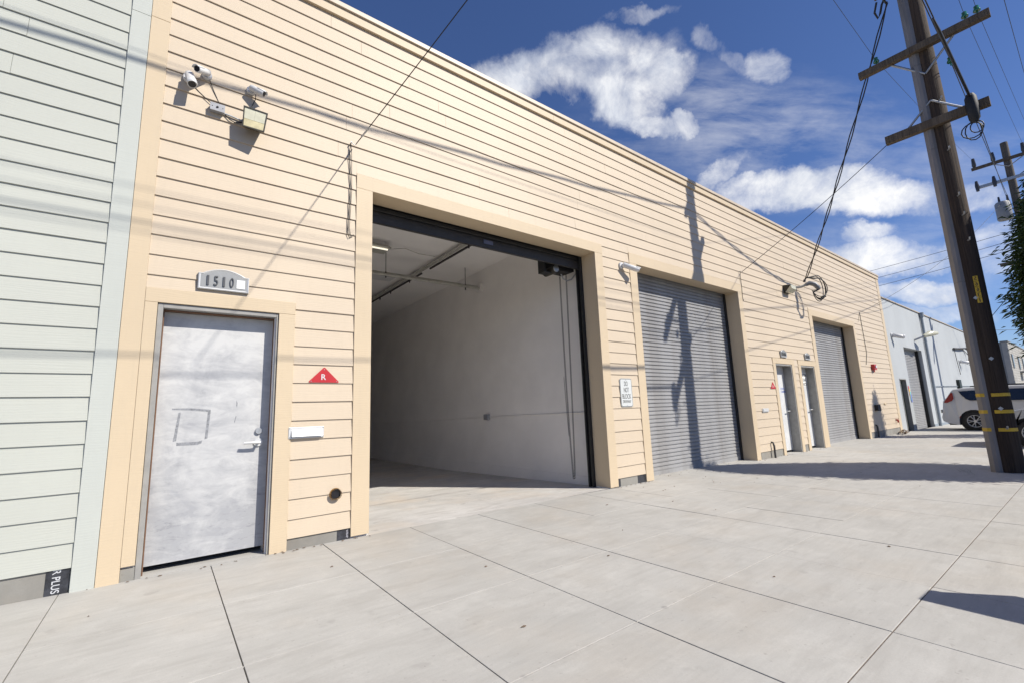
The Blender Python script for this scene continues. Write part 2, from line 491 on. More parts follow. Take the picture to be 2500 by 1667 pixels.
# ------------------------------------------------------------------ mesh helpers
class MB:
    def __init__(s):
        s.v, s.f, s.sm = [], [], []

    def add(s, vs, fs, smooth=False):
        o = len(s.v)
        s.v += [tuple(v) for v in vs]
        s.f += [tuple(i + o for i in f) for f in fs]
        s.sm += [smooth] * len(fs)
        return s

    def box(s, x0, x1, y0, y1, z0, z1):
        return s.add([(x0, y0, z0), (x1, y0, z0), (x1, y1, z0), (x0, y1, z0), (x0, y0, z1), (x1, y0, z1), (x1, y1, z1), (x0, y1, z1)],
                     [(0, 3, 2, 1), (4, 5, 6, 7), (0, 1, 5, 4), (1, 2, 6, 5), (2, 3, 7, 6), (3, 0, 4, 7)])

    def hexa(s, p):      # eight corners in box order
        return s.add(p, [(0, 3, 2, 1), (4, 5, 6, 7), (0, 1, 5, 4), (1, 2, 6, 5), (2, 3, 7, 6), (3, 0, 4, 7)])

    def cone(s, p0, p1, r0, r1, n=12, caps=True):
        p0, p1 = Vector(p0), Vector(p1)
        d = (p1 - p0).normalized()
        a = d.cross(Vector((0, 0, 1)) if abs(d.z) < 0.95 else Vector((1, 0, 0))).normalized()
        b = d.cross(a)
        vs = []
        for p, r in ((p0, r0), (p1, r1)):
            for i in range(n):
                t = 2 * math.pi * i / n
                vs.append(p + r * (math.cos(t) * a + math.sin(t) * b))
        s.add(vs, [(i, (i + 1) % n, n + (i + 1) % n, n + i) for i in range(n)], True)
        if caps:
            s.add(vs[:n], [tuple(range(n))[::-1]])
            s.add(vs[n:], [tuple(range(n))])
        return s

    def tube(s, pts, r, n=6):
        pts = [Vector(p) for p in pts]
        rings = []
        a = None
        for i, p in enumerate(pts):
            d = (pts[min(i + 1, len(pts) - 1)] - pts[max(i - 1, 0)]).normalized()
            if a is None:
                a = d.cross(Vector((0, 0, 1)) if abs(d.z) < 0.95 else Vector((1, 0, 0))).normalized()
            else:
                a = (a - d * a.dot(d)).normalized()
            b = d.cross(a)
            rr = r[i] if isinstance(r, (list, tuple)) else r
            rings.append([p + rr * (math.cos(2 * math.pi * k / n) * a + math.sin(2 * math.pi * k / n) * b) for k in range(n)])
        vs = [v for g in rings for v in g]
        fs = []
        for i in range(len(rings) - 1):
            for k in range(n):
                fs.append((i * n + k, i * n + (k + 1) % n, (i + 1) * n + (k + 1) % n, (i + 1) * n + k))
        s.add(vs, fs, True)
        s.add(rings[0], [tuple(range(n))[::-1]])
        s.add(rings[-1], [tuple(range(n))])
        return s

    def prism(s, poly, a0, a1, axis='y'):
        """extrude a 2-D polygon; axis y: poly is (x,z); axis x: poly is (y,z)"""
        def P(p, a):
            return (p[0], a, p[1]) if axis == 'y' else ((a, p[0], p[1]) if axis == 'x' else (p[0], p[1], a))
        n = len(poly)
        vs = [P(p, a0) for p in poly] + [P(p, a1) for p in poly]
        return s.add(vs, [tuple(range(n)), tuple(range(n, 2 * n))[::-1]] + [(i, n + i, n + (i + 1) % n, (i + 1) % n) for i in range(n)])

    def build(s, name, mat, parent=None, local=False, bevel=0.0):
        me = bpy.data.meshes.new(name)
        me.from_pydata([tuple(v) for v in s.v], [], s.f)
        me.polygons.foreach_set('use_smooth', s.sm)
        bm = bmesh.new()
        bm.from_mesh(me)
        bmesh.ops.recalc_face_normals(bm, faces=bm.faces)
        if bevel:
            bmesh.ops.remove_doubles(bm, verts=bm.verts, dist=1e-5)
            bmesh.ops.bevel(bm, geom=list(bm.edges), offset=bevel, segments=2, affect='EDGES', profile=0.5)
        bm.to_mesh(me)
        bm.free()
        me.materials.append(mat)
        return place(name, me, parent, local)


def base_of(parent):
    v = Vector((0, 0, 0))
    while parent is not None:
        v += parent.location
        parent = parent.parent
    return v


def place(name, me, parent=None, local=False):
    o = bpy.data.objects.new(name, me)
    COL.objects.link(o)
    if parent is not None:
        o.parent = parent
        if not local:
            o.location = -base_of(parent)
    return o


def thing(name, label, cat, loc, group=None):
    o = bpy.data.objects.new(name, None)
    o.empty_display_size = 0.2
    COL.objects.link(o)
    o.location = loc
    tag(o, label, cat, group)
    return o


def tag(o, label, cat, group=None):
    o['label'] = label
    o['category'] = cat
    if group:
        o['group'] = group
    return o


def struct(o):
    o['kind'] = 'structure'
    return o


def box(name, x0, x1, y0, y1, z0, z1, mat, parent=None, bevel=0.0):
    return MB().box(x0, x1, y0, y1, z0, z1).build(name, mat, parent, bevel=bevel)


def text(name, s, mat, parent, centre, w, h, xd=(1, 0, 0), yd=(0, 0, 1), depth=0.0015, shear=0.0, bold=0.0):
    """lettering as a thin mesh fitted into w x h, centred, lying on the plane of xd and yd"""
    cu = bpy.data.curves.new(name, 'FONT')
    cu.body = s
    cu.size = 1.0
    cu.align_x = 'LEFT'
    cu.extrude = 0.5
    cu.offset = bold
    o = bpy.data.objects.new(name, cu)
    COL.objects.link(o)
    bpy.context.view_layer.update()
    me = bpy.data.meshes.new_from_object(o.evaluated_get(bpy.context.evaluated_depsgraph_get()))
    bpy.data.objects.remove(o)
    xs = [v.co.x for v in me.vertices]
    ys = [v.co.y for v in me.vertices]
    x0, x1, y0, y1 = min(xs), max(xs), min(ys), max(ys)
    xd, yd, c = Vector(xd), Vector(yd), Vector(centre)
    nd = xd.cross(yd)
    for v in me.vertices:
        a = ((v.co.x - x0) / (x1 - x0) - 0.5) * w
        b = ((v.co.y - y0) / (y1 - y0) - 0.5) * h
        v.co = c + xd * a + yd * b + nd * (v.co.z * 2 * depth)
    me.name = name
    me.materials.clear()
    me.materials.append(mat)
    return place(name, me, parent)


def gz(x):
    return -0.0055 * x


# ------------------------------------------------------------------ ground
struct(MB().add([(-400, -400, -0.6), (600, -400, -0.9), (600, 600, -0.9), (-400, 600, -0.6)], [(0, 1, 2, 3)]).build('ground', M_ground))
struct(MB().hexa([(-60, -16, gz(-60) - 0.4), (140, -16, gz(140) - 0.4), (140, -4.98, gz(140) - 0.4), (-60, -4.98, gz(-60) - 0.4),
                  (-60, -16, gz(-60) - 0.15), (140, -16, gz(140) - 0.15), (140, -4.98, gz(140) - 0.15), (-60, -4.98, gz(-60) - 0.15)]).build('street', M_asph))
struct(MB().hexa([(-60, -4.975, gz(-60) - 0.4), (140, -4.975, gz(140) - 0.4), (140, -4.83, gz(140) - 0.4), (-60, -4.83, gz(-60) - 0.4),
                  (-60, -4.975, gz(-60) - .002), (140, -4.975, gz(140) - .002), (140, -4.83, gz(140) - .002), (-60, -4.83, gz(-60) - .002)]).build('kerb', M_walk))
walk = bpy.data.objects.new('sidewalk', None)
COL.objects.link(walk)
struct(walk)
XJ = [-3.2, -2.3, -1.41, -0.525, 0.375, 1.26, 2.145, 3.005, 3.89, 4.78, 5.42, 6.29, 7.2, 8.1, 9.0, 9.9, 10.8, 11.7, 12.6, 13.5]
YJ = [-4.826, -3.875, -2.955, -2.0, -1.04, -0.004]


def sheet(x0, x1, y0, y1, dz0, dz1):
    return [(x0, y0, gz(x0) + dz0), (x1, y0, gz(x1) + dz0), (x1, y1, gz(x1) + dz0), (x0, y1, gz(x0) + dz0),
            (x0, y0, gz(x0) + dz1), (x1, y0, gz(x1) + dz1), (x1, y1, gz(x1) + dz1), (x0, y1, gz(x0) + dz1)]


MB().hexa(sheet(-60, 140, -4.826, -0.0, -0.35, -0.022)).build('bedding', M_soil, walk)
for i in range(len(XJ) - 1):
    for j in range(5):
        gx = 0.003 if XJ[i] > -1 else 0.002
        gy0, gy1 = (0.003, 0.003)
        if j == 4:
            gy0, gy1 = 0.0012, 0.0
        if j == 3:
            gy1 = 0.0012
        hz = R.uniform(-0.0012, 0.0012)
        MB().hexa(sheet(XJ[i] + gx, XJ[i + 1] - gx, YJ[j] + gy0, YJ[j + 1] - gy1, -0.02, hz)).build('slab', M_walk, walk, bevel=0.002)
for x0, x1, nm in ((-60, XJ[0], 'slab_run'), (XJ[-1], 140, 'slab_run')):
    for j in range(5):
        MB().hexa(sheet(x0 + .004, x1 - .004, YJ[j] + .003, YJ[j + 1] - .003 * (j < 4), -0.02, 0.0)).build(nm, M_walk, walk)
for j, (mat, dz) in ((3, (M_joint, -0.002)), (2, (M_joint, -0.002)), (1, (M_jointd, -0.0035))):
    MB().hexa(sheet(-40, 60, YJ[j] - 0.0032, YJ[j] + 0.0032, -0.02, dz)).build('joint_strip', mat, walk)
# debris on the pavement
for k in range(46):
    x, y = R.choice([(R.uniform(-0.5, 4), R.uniform(-3.8, -0.4)), (R.uniform(3, 12), R.uniform(-3.9, -0.2)), (R.uniform(5.6, 10.2), R.uniform(-0.9, -0.05))])
    s_ = R.uniform(0.006, 0.017)
    mb = MB()
    a = R.uniform(0, 6.28)
    pts = [(x + s_ * math.cos(a + t) * (1.6 if i % 2 else 1), y + s_ * 0.7 * math.sin(a + t), gz(x) + 0.002 + (0.004 if i == 1 else 0)) for i, t in enumerate((0, 1.5, 3.1, 4.4))]
    mb.add(pts + [(x, y, gz(x) + 0.009)], [(0, 1, 4), (1, 2, 4), (2, 3, 4), (3, 0, 4)])
    if k == 0:
        deb = MB()
    deb.v, deb.f, deb.sm = deb.v, deb.f, deb.sm
    deb.add(mb.v, mb.f)
for k in range(150):
    x = R.choice([R.uniform(-.6, 1.7), R.uniform(5.4, 6.5), R.uniform(6.5, 10.1), R.uniform(10.1, 14.2), R.uniform(18, 21.5)])
    y = -.028 - abs(R.gauss(0, .035))
    if 6.46 < x < 10.1:
        y = .27 - abs(R.gauss(0, .10))
    s_ = R.uniform(0.004, 0.013)
    a = R.uniform(0, 6.28)
    z_ = gz(x) + .002
    pts = [(x + s_ * 1.5 * math.cos(a + t), y + s_ * math.sin(a + t), z_ + (.004 if q else 0)) for q, t in enumerate((0, 1.5, 3.1, 4.4))]
    deb.add(pts + [(x, y, z_ + .008)], [(0, 1, 4), (1, 2, 4), (2, 3, 4), (3, 0, 4)])
d_o = deb.build('litter', M_twig)
d_o['kind'] = 'stuff'

# ------------------------------------------------------------------ peach warehouse
WH = thing('warehouse', 'long peach lap-sided warehouse with three tall roll-up door bays', 'warehouse', (10.5, 0, 0))
L0, L1 = -0.2008, 21.43            # siding between the corner boards
ROOF = 5.70


def row_z(k):
    pts = [(0, 0.262), (11, 2.230), (19, 3.646), (21, 3.99), (26, 4.853), (27, 5.024), (31, 5.702)]
    if k <= 0:
        return 0.262 + 0.1787 * k
    for (a, za), (b, zb) in zip(pts, pts[1:]):
        if a <= k <= b:
            return za + (zb - za) * (k - a) / (b - a)
    return 5.702


# blocked rectangles: trims and openings (x0, x1, top)
BLK = [(-0.2, 0.945, 2.296), (1.515, 5.56, 3.842), (6.256, 10.31, 3.84), (11.46, 12.70, 2.222), (12.94, 14.146, 2.222), (14.145, 18.02, 3.71)]


def board(x0, x1, z0, z1, mat, parent, y_low=-0.018, y_top=-0.0035, top_ov=0.012):
    zt = z1 + top_ov
    e = R.uniform(-0.0015, 0.0015)
    w0, w1 = R.uniform(-.0022, .0022), R.uniform(-.0022, .0022)
    MB().hexa([(x0, y_low + e, z0 + w0), (x1, y_low + e, z0 + w1), (x1, y_low + 0.010, z0 + w1), (x0, y_low + 0.010, z0 + w0),
               (x0, y_top - 0.002, zt), (x1, y_top - 0.002, zt), (x1, y_top + 0.003, zt), (x0, y_top + 0.003, zt)]).build('siding_board', mat, parent)


def rows(k0, k1, zfun, l0, l1, blocks, mat, parent, bottom):
    for k in range(k0, k1):
        z0, z1 = zfun(k), zfun(k + 1)
        if k == k0:
            z0 = bottom
        cuts = [(z0, z1)]
        tops = sorted({t for _, _, t in blocks if z0 + 0.02 < t < z1 - 0.02})
        edges = [z0] + tops + [z1]
        # intervals that stay open for each height band; merge bands that share an interval
        segs = {}
        for za, zb in zip(edges, edges[1:]):
            zm = (za + zb) / 2
            free = [(l0, l1)]
            for bx0, bx1, bt in blocks:
                if zm < bt:
                    nf = []
                    for a, b in free:
                        if bx1 <= a or bx0 >= b:
                            nf.append((a, b))
                        else:
                            if bx0 > a + 0.01:
                                nf.append((a, bx0))
                            if bx1 < b - 0.01:
                                nf.append((bx1, b))
                    free = nf
            for iv in free:
                segs.setdefault(iv, []).append((za, zb))
        items = sorted(segs.items(), key=lambda t: (t[1][0][0], t[0][0]))
        done = []
        for (a, b), bands in items:
            za, zb = bands[0][0], bands[-1][1]
            pieces = [(a, b)]
            for (da, db, dza, dzb) in done:          # upper wide band: cut out what a lower full-height piece already covers
                np_ = []
                for (pa, pb) in pieces:
                    if db <= pa or da >= pb or dzb <= za + 1e-6:
                        np_.append((pa, pb))
                    else:
                        if da > pa + 0.01:
                            np_.append((pa, da))
                        if db < pb - 0.01:
                            np_.append((db, pb))
                pieces = np_
            if za <= z0 + 1e-6 and zb < z1 - 1e-6:
                zb_full = z1
            else:
                zb_full = zb
            for pa, pb in pieces:
                x = pa
                ln = 3.66
                first = ln if pb - pa <= ln else R.uniform(1.0, 3.5)
                while x < pb - 1e-6:
                    xe = min(pb, x + first)
                    if pb - xe < 0.4:
                        xe = pb
                    ga = 0.0011 if x > pa else 0.0
                    gb = 0.0011 if xe < pb else 0.0
                    board(x + ga, xe - gb, za, zb_full, mat, parent)
                    x = xe
                    first = ln
                done.append((pa, pb, za, zb_full))


rows(-1, 31, row_z, L0, L1, BLK, M_siding, WH, 0.095)


def trim(x0, x1, z0, z1, yf=-0.021, mat=None, parent=None, yb=0.012):
    return box('trim_board', x0, x1, yf, yb, z0, z1, mat or M_trim, parent or WH, bevel=0.0022)


# corner boards
trim(-0.336, -0.2015, -0.02, 4.79)
trim(-0.336, -0.2015, 4.793, 5.70)
trim(21.432, 21.735, -0.2, 5.70)
# steel door 1 surround
trim(-0.2, -0.116, 0.11, 2.171, -0.024)
trim(0.801, 0.943, -0.012, 2.171, -0.024)
trim(-0.2, 0.943, 2.173, 2.294, -0.024)
# bay surrounds
for (a, b, c, d, head0, head1, bot) in ((1.517, 1.698, 5.373, 5.558, 3.676, 3.840, 0.012), (6.258, 6.453, 10.115, 10.302, 3.652, 3.838, -0.03), (14.147, 14.370, 17.845, 18.018, 3.532, 3.708, -0.09)):
    trim(a, b, bot, head0 - 0.0015, -0.024)
    trim(c, d, bot - 0.03, head0 - 0.0015, -0.024)
    trim(a, d, head0, head1, -0.024)
    # linings of the opening
    box('jamb_board', a + 0.02, b - 0.0005, 0.0125, 0.27, bot, head0 + 0.02, M_trim, WH)
    box('jamb_board', c + 0.0005, d - 0.02, 0.0125, 0.27, bot - 0.03, head0 + 0.02, M_trim, WH)
    box('soffit_board', b + .001, c - .001, 0.0125, 0.27, head0 + 0.0005, head0 + 0.02, M_trim, WH)
for (a, b, c, d) in ((11.462, 11.60, 12.542, 12.698), (12.942, 13.10, 14.002, 14.143)):
    trim(a, b, -0.085, 2.086, -0.024)
    trim(c, d, -0.09, 2.086, -0.024)
    trim(a, d, 2.088, 2.220, -0.024)
# fascia and cap along the roof edge
for a, b in ((-0.336, 4.6), (4.6015, 9.5), (9.5015, 14.2), (14.2015, 18.9), (18.9015, 21.735)):
    box('fascia_board', a, b, -0.040, 0.012, 5.705, 5.815, M_trim, WH, bevel=0.002)
for a, b in ((-0.34, 7.0), (7.002, 14.5), (14.502, 21.75)):
    box('parapet_cap', a, b, -0.062, 0.35, 5.817, 5.878, M_cap, WH, bevel=0.004)
# wall core behind the siding, cut round the openings
OPEN = [(-0.09, 0.775, 2.14), (1.697, 5.374, 3.69), (6.452, 10.116, 3.67), (11.60, 12.542, 2.09), (13.10, 14.002, 2.09), (14.369, 17.846, 3.55)]


def core(x0, x1, opens, z0, z1, mat, parent, y0=0.013, y1=0.265):
    x = x0
    for a, b, t in opens:
        box('wall', x, a, y0, y1, z0, z1, mat, parent)
        box('wall', a + 0.0005, b - 0.0005, y0, y1, t, z1, mat, parent)
        x = b
    box('wall', x, x1, y0, y1, z0, z1, mat, parent)


core(-0.33, 21.73, [(a - 0.0, b + 0.0, t + .018) for a, b, t in OPEN], -0.3, 5.81, M_white, WH, 0.0128, 0.262)
# foundation showing under the siding
for a, b, dark in ((0.945, 1.39, 0), (5.63, 6.05, 0), (10.315, 11.46, 0), (12.70, 12.94, 0), (18.02, 21.43, 0), (-0.2, -0.115, 0)):
    box('foundation', a, b, -0.004, 0.0124, -0.3, 0.094, M_found, WH)
for a, b in ((1.39, 1.515), (5.56, 5.63), (6.05, 6.256), (10.29, 10.36)):
    box('membrane_flap', a + 0.001, b - 0.001, -0.006, 0.0122, -0.2, 0.093, M_tarwrap, WH)
# roof deck and outer walls
box('roof', -0.33, 21.73, 0.30, 18, 5.55, 5.80, M_found, WH)
box('wall', -0.33, -0.13, 0.264, 18, -0.3, 5.54, M_white, WH)
box('wall', 21.53, 21.73, 0.264, 18, -0.3, 5.54, M_white, WH)
box('wall', -0.13, 21.53, 17.8, 18, -0.3, 5.54, M_white, WH)

# the open unit behind bay one
FLS = -0.024                                     # its floor falls away from the door


def fz(y):
    return gz(3.5) - 0.002 + (FLS * y if y < 5 else FLS * 5)


box('partition_wall', 5.45, 5.60, 0.2625, 15.0, -0.5, 4.5, M_white, WH)
box('partition_wall', 0.95, 1.10, 0.2625, 15.0, -0.5, 4.5, M_white, WH)
box('rear_wall', 1.10, 5.45, 14.8, 15.0, -0.5, 4.5, M_white, WH)
box('ceiling', 1.10, 5.45, 0.2625, 14.8, 4.34, 4.5, M_ceil, WH)
MB().add([(1.70, 0.0, fz(0)), (5.372, 0.0, fz(0) - .004), (5.45, 0.263, fz(.263) - .004), (5.45, 5, fz(5)), (5.45, 14.8, fz(6)), (1.10, 14.8, fz(6)), (1.10, 5, fz(5)), (1.10, 0.263, fz(.263)), (1.70, 0.263, fz(.263)), (5.372, .263, fz(.263) - .004)],
         [(0, 1, 9, 8), (8, 9, 2, 3, 6, 7), (6, 3, 4, 5)]).build('unit_floor', M_apron, WH)
box('base_ledge', 5.425, 5.4495, 0.27, 14.7, -0.4, 0.095, M_white, WH)
box('wall_patch', 5.444, 5.4495, 0.30, 0.62, 0.24, 0.37, M_white, WH)
# thresholds of the shut bays
for a, b, z in ((6.45, 10.12, -0.05), (14.36, 17.85, -0.1)):
    MB().hexa(sheet(a, b, 0.0, 0.6, -0.3, 0.001)).build('threshold', M_walk, WH)
for a, b in ((-0.12, 0.80), (11.55, 12.56), (13.05, 14.03)):
    MB().hexa(sheet(a, b, 0.0, 0.4, -0.3, 0.002)).build('threshold', M_walk, WH)


# roll-up curtains
def slat_mesh(L, pitch):
    prof = [(0.002, 0.000), (-0.017, 0.0005), (-0.0205, 0.005), (-0.0205, 0.036), (-0.0150, 0.043), (-0.0185, 0.046), (-0.0185, 0.050), (-0.0030, pitch - 0.010), (-0.0015, pitch + 0.004), (0.004, pitch + 0.004)]
    return MB().prism([(y, z) for y, z in prof], 0, L, 'x')


def rollup(x0, x1, zb, zt, y, n_name, mat, pitch=0.0705, guide=True):
    d = bpy.data.objects.new(n_name, None)
    COL.objects.link(d)
    d.parent = WH
    d.location = Vector((x0, y, zb)) - WH.location
    bar = MB().box(0, x1 - x0, -0.028, 0.02, 0.0, 0.085).build('bottom_bar', mat, d, local=True)
    first = None
    z = 0.086
    while z < zt - zb:
        if first is None:
            first = slat_mesh(x1 - x0, pitch).build('slat', mat, d, local=True)
            o = first
        else:
            o = place('slat', first.data, d, local=True)
        o.location = (0, R.uniform(-.0007, .0007), z)
        z += pitch
    return d


M_guide = M_black
r2 = rollup(6.40, 10.17, -0.055, 3.70, 0.335, 'roll_up_door', M_roll)
r3 = rollup(14.31, 17.90, -0.105, 3.58, 0.335, 'roll_up_door', M_roll)
r1 = rollup(1.66, 5.41, 3.47, 3.90, 0.335, 'roll_up_door', M_rollshade)
for a in (1.69, 5.300, 6.445, 10.045, 14.362, 17.772):
    box('door_guide', a + .078 * (a > 5 and a not in (6.445, 14.362)) - .056 * (a > 5 and a not in (6.445, 14.362)), a + .056 + .022 * (a > 5 and a not in (6.445, 14.362)), 0.275, 0.305, gz(a) - 0.03, 3.69 if a < 10.2 else 3.55, M_black, WH)
    box('door_guide', a + .022 * (a > 5 and a not in (6.445, 14.362)), a + .056 + .022 * (a > 5 and a not in (6.445, 14.362)), 0.352, 0.38, gz(a) - 0.03, 3.69 if a < 10.2 else 3.55, M_black, WH)
MB().cone((1.4, .53, 3.96), (5.44, .53, 3.96), .17, .17, 20).build('curtain_drum', M_rollshade, WH)
box('room_blank', 6.2, 10.3, 0.50, 0.52, -0.2, 4.2, M_dark, WH)
box('room_blank', 14.1, 18.1, 0.50, 0.52, -0.2, 4.2, M_dark, WH)
box('maker_sticker', 3.42, 3.58, 0.300, 0.3035, 3.525, 3.585, simple('sticker_blue', (0.10, 0.11, 0.17), 0.5), WH)

# steel door 1
sd = box('steel_door', -0.073, 0.779, 0.125, 0.17, 0.052, 2.122, M_sdoor, WH)
for nm, x0, x1, y0, y1, z0, z1, m in (
        ('door_frame', -0.113, -0.076, -0.008, 0.172, -0.002, 2.170, M_framep), ('door_frame', 0.782, 0.799, -0.008, 0.172, -0.004, 2.170, M_framep),
        ('door_frame', -0.0755, 0.7815, -0.008, 0.172, 2.132, 2.170, M_framep),
        ('gasket', -0.0757, -0.066, 0.060, 0.110, 0.0, 2.131, M_gasket), ('gasket', 0.772, 0.7817, 0.060, 0.110, 0.0, 2.131, M_gasket), ('gasket', -0.066, 0.772, 0.060, 0.110, 2.121, 2.131, M_gasket)):
    box(nm, x0, x1, y0, y1, z0, z1, m, WH, bevel=0.003)
hd = MB().cone((0.695, 0.125, 0.972), (0.695, 0.112, 0.972), 0.038, 0.036, 20).cone((0.695, 0.115, 0.972), (0.695, 0.060, 0.972), 0.012, 0.012, 12).tube([(0.706, 0.060, 0.972), (0.66, 0.056, 0.973), (0.61, 0.058, 0.973), (0.575, 0.062, 0.972)], [0.013, 0.0125, 0.0115, 0.011], 10)
hd.build('door_handle', M_alu, sd)
MB().cone((0.695, 0.125, 1.075), (0.695, 0.105, 1.075), 0.030, 0.026, 20).build('deadbolt', M_galv, sd)
for p in ([(0.035, 1.297), (0.17, 1.295), (0.315, 1.282), (0.313, 1.262), (0.17, 1.277), (0.04, 1.285)],
          [(0.085, 1.262), (0.098, 1.262), (0.083, 1.02), (0.058, 1.018)],
          [(0.292, 1.265), (0.313, 1.265), (0.300, 1.03), (0.283, 1.025)],
          [(0.085, 1.008), (0.235, 1.006), (0.265, 1.018), (0.262, 0.992), (0.233, 0.980), (0.085, 0.982)],
          [(0.505, 1.36), (0.516, 1.335), (0.513, 1.29), (0.505, 1.31)], [(0.505, 1.22), (0.512, 1.215), (0.503, 1.155), (0.495, 1.17)]):
    q = [(x + R.uniform(-.002, .002), z + R.uniform(-.002, .002)) for x, z in p]
    MB().prism(q, 0.1242, 0.1248, 'y').build('tape_residue', M_tape, sd)
# twin doors of the next two units
for a, b, txt in ((11.602, 12.540, 0), (13.102, 14.000, 1)):
    pd = box('pale_door', a + 0.04, b - 0.04, 0.185, 0.225, gz(a) + 0.05, 2.045, M_pdoor, WH)
    for x0, x1 in ((a + .001, a + 0.038), (b - 0.038, b - .001)):
        box('door_frame', x0, x1, -0.012, 0.24, gz(a) + .003, 2.0865, M_framep, WH, bevel=0.003)
    box('door_frame', a + 0.0385, b - 0.0385, -0.012, 0.24, 2.047, 2.0865, M_framep, WH, bevel=0.003)
    hx = b - 0.11
    MB().cone((hx, 0.185, 0.93), (hx, 0.17, 0.93), 0.034, 0.033, 16).cone((hx, .17, .93), (hx, .12, .93), .012, .012, 10).tube([(hx + .01, .12, .93), (hx - .06, .117, .93), (hx - .12, .12, .93)], .012, 8).build('door_handle', M_alu, pd)
    MB().cone((hx, 0.185, 1.04), (hx, 0.168, 1.04), 0.028, 0.026, 16).build('deadbolt', M_galv, pd)
    if txt == 0:
        text('lettering', 'CIVIC', M_blueink, pd, (12.34, 0.184, 1.49), 0.25, 0.055)
        text('lettering', 'COMMON', M_blueink, pd, (12.37, 0.184, 1.415), 0.30, 0.05)
    else:
        ps = box('paper_notice', 13.62, 13.955, 0.1825, 0.1848, 1.56, 1.935, M_paper, pd)
        text('lettering', 'ACTUAL', M_ink, pd, (13.80, 0.1818, 1.865), 0.29, 0.085)
        text('lettering', 'ORAL', M_ink, pd, (13.80, 0.1818, 1.735), 0.21, 0.085)
        text('lettering', 'VICES', M_ink, pd, (13.80, 0.1818, 1.615), 0.25, 0.085)
# vent pipe stub by door 1
MB().cone((1.364, -0.019, 0.436), (1.364, -0.045, 0.436), 0.058, 0.055, 24, False).cone((1.364, -0.045, 0.436), (1.364, -0.045, 0.436), 0.055, 0.046, 24, False).cone((1.364, -0.045, 0.436), (1.364, 0.01, 0.436), 0.046, 0.044, 24, False).build('vent_pipe', M_brass, WH)
MB().cone((1.364, -0.0235, 0.436), (1.364, -0.023, 0.436), 0.0455, 0.0455, 24).build('vent_void', M_lens, WH)
# short standpipes low on the wall
MB().tube([(10.87, -0.07, gz(10.9)), (10.87, -0.07, 0.20), (10.87, -0.055, 0.27), (10.87, 0.0, 0.28)], 0.022, 8).build('standpipe', M_rust, WH)
MB().tube([(18.58, -0.06, -0.08), (18.58, -0.06, 0.24), (18.57, -0.045, 0.30), (18.56, -.0, 0.30)], 0.026, 8).build('standpipe', M_rust, WH)
text('lettering', 'WRAP', simple('grey_print', (0.5, 0.5, 0.55), .5), WH, (1.487, -0.0062, 0.045), 0.075, 0.018, (0, 0, -1), (1, 0, 0), 0.0004)

# ------------------------------------------------------------------ mint building on the left
MG = thing('mint_building', 'pale mint lap-sided building adjoining the peach warehouse on its left', 'building', (-3.0, 0, 0))
rows(0, 34, lambda k: 0.17 + 0.17504 * k, -6.0, -0.4715, [], M_mint, MG, 0.172)
trim(-0.4695, -0.3385, -0.012, 4.775, -0.024, M_minttrim, MG)
trim(-0.4695, -0.3385, 4.778, 6.3, -0.024, M_minttrim, MG)
box('wall', -6.0, -0.339, 0.0128, 0.26, -0.3, 6.3, M_mint, MG)
box('foundation', -6.0, -0.600, -0.003, 0.0124, -0.3, 0.171, M_found, MG)
box('roof', -6.0, -0.339, 0.27, 16, 6.0, 6.2, M_found, MG)
box('wall', -6.0, -5.8, 0.262, 16, -0.3, 5.99, M_mint, MG)
box('membrane_flap', -0.599, -0.478, -0.007, 0.0123, -0.12, 0.1705, M_tarwrap, MG)
text('lettering', 'R PLUS', simple('wrap_print', (0.55, 0.56, 0.58), .5), MG, (-0.545, -0.0072, 0.092), 0.155, 0.044, (0, 0, -1), (1, 0, 0), 0.0004, bold=0.01)

# ------------------------------------------------------------------ pale blue building further on
BB = thing('blue_building', 'pale blue-grey stucco building past the peach warehouse with a roll-up door', 'building', (30, 0, 0))
bz = gz(25) - 0.02
box('wall', 21.755, 22.48, 0.0, 0.3, -0.6, 5.0, M_blue, BB)
box('wall', 22.4805, 23.40, 0.0, 0.3, 1.895, 5.0, M_blue, BB)
box('wall', 23.4005, 23.93, 0.0, 0.3, -0.6, 5.0, M_blue, BB)
box('wall', 23.9305, 26.98, 0.0, 0.3, 3.21, 5.0, M_blue, BB)
box('wall', 26.9805, 41.0, 0.0, 0.3, -0.6, 5.0, M_blue, BB)
box('wall', 40.7, 41.0, 0.301, 14, -0.6, 4.99, M_blue, BB)
box('roof', 21.76, 40.69, 0.301, 14, 4.6, 4.8, M_found, BB)
for a, b in ((21.755, 27.8), (27.802, 34.5), (34.502, 41.02)):
    box('parapet_cap', a, b, -0.045, 0.36, 5.001, 5.035, M_cap, BB)
box('green_door', 22.52, 23.36, 0.12, 0.16, bz - 0.15, 1.855, M_greendoor, BB)
for x0, x1, z0, z1 in ((22.481, 22.518, bz - .2, 1.894), (23.362, 23.40, bz - .2, 1.894), (22.5185, 23.3615, 1.857, 1.894)):
    box('door_frame', x0, x1, -0.015, 0.2, z0, z1, M_framep, BB)
MB().cone((22.64, .12, .75), (22.64, .06, .75), .02, .02, 10).tube([(22.64, .06, .75), (22.76, .06, .74)], .014, 8).cone((22.62, .12, .92), (22.62, .08, .92), .035, .03, 12).build('door_handle', M_alu, BB)
d = bpy.data.objects.new('roll_up_door', None)
COL.objects.link(d)
d.parent = BB
d.location = Vector((23.93, 0.24, bz - 0.03)) - BB.location
sm = slat_mesh(3.05, 0.0705)
MB().box(0, 3.05, -.02, .02, 0, .08).build('bottom_bar', M_roll, d, local=True)
first = None
z = 0.081
while z < 3.45:
    if first is None:
        first = sm.build('slat', M_roll, d, local=True)
        o = first
    else:
        o = place('slat', first.data, d, local=True)
    o.location = (0, 0, z)
    z += 0.0705
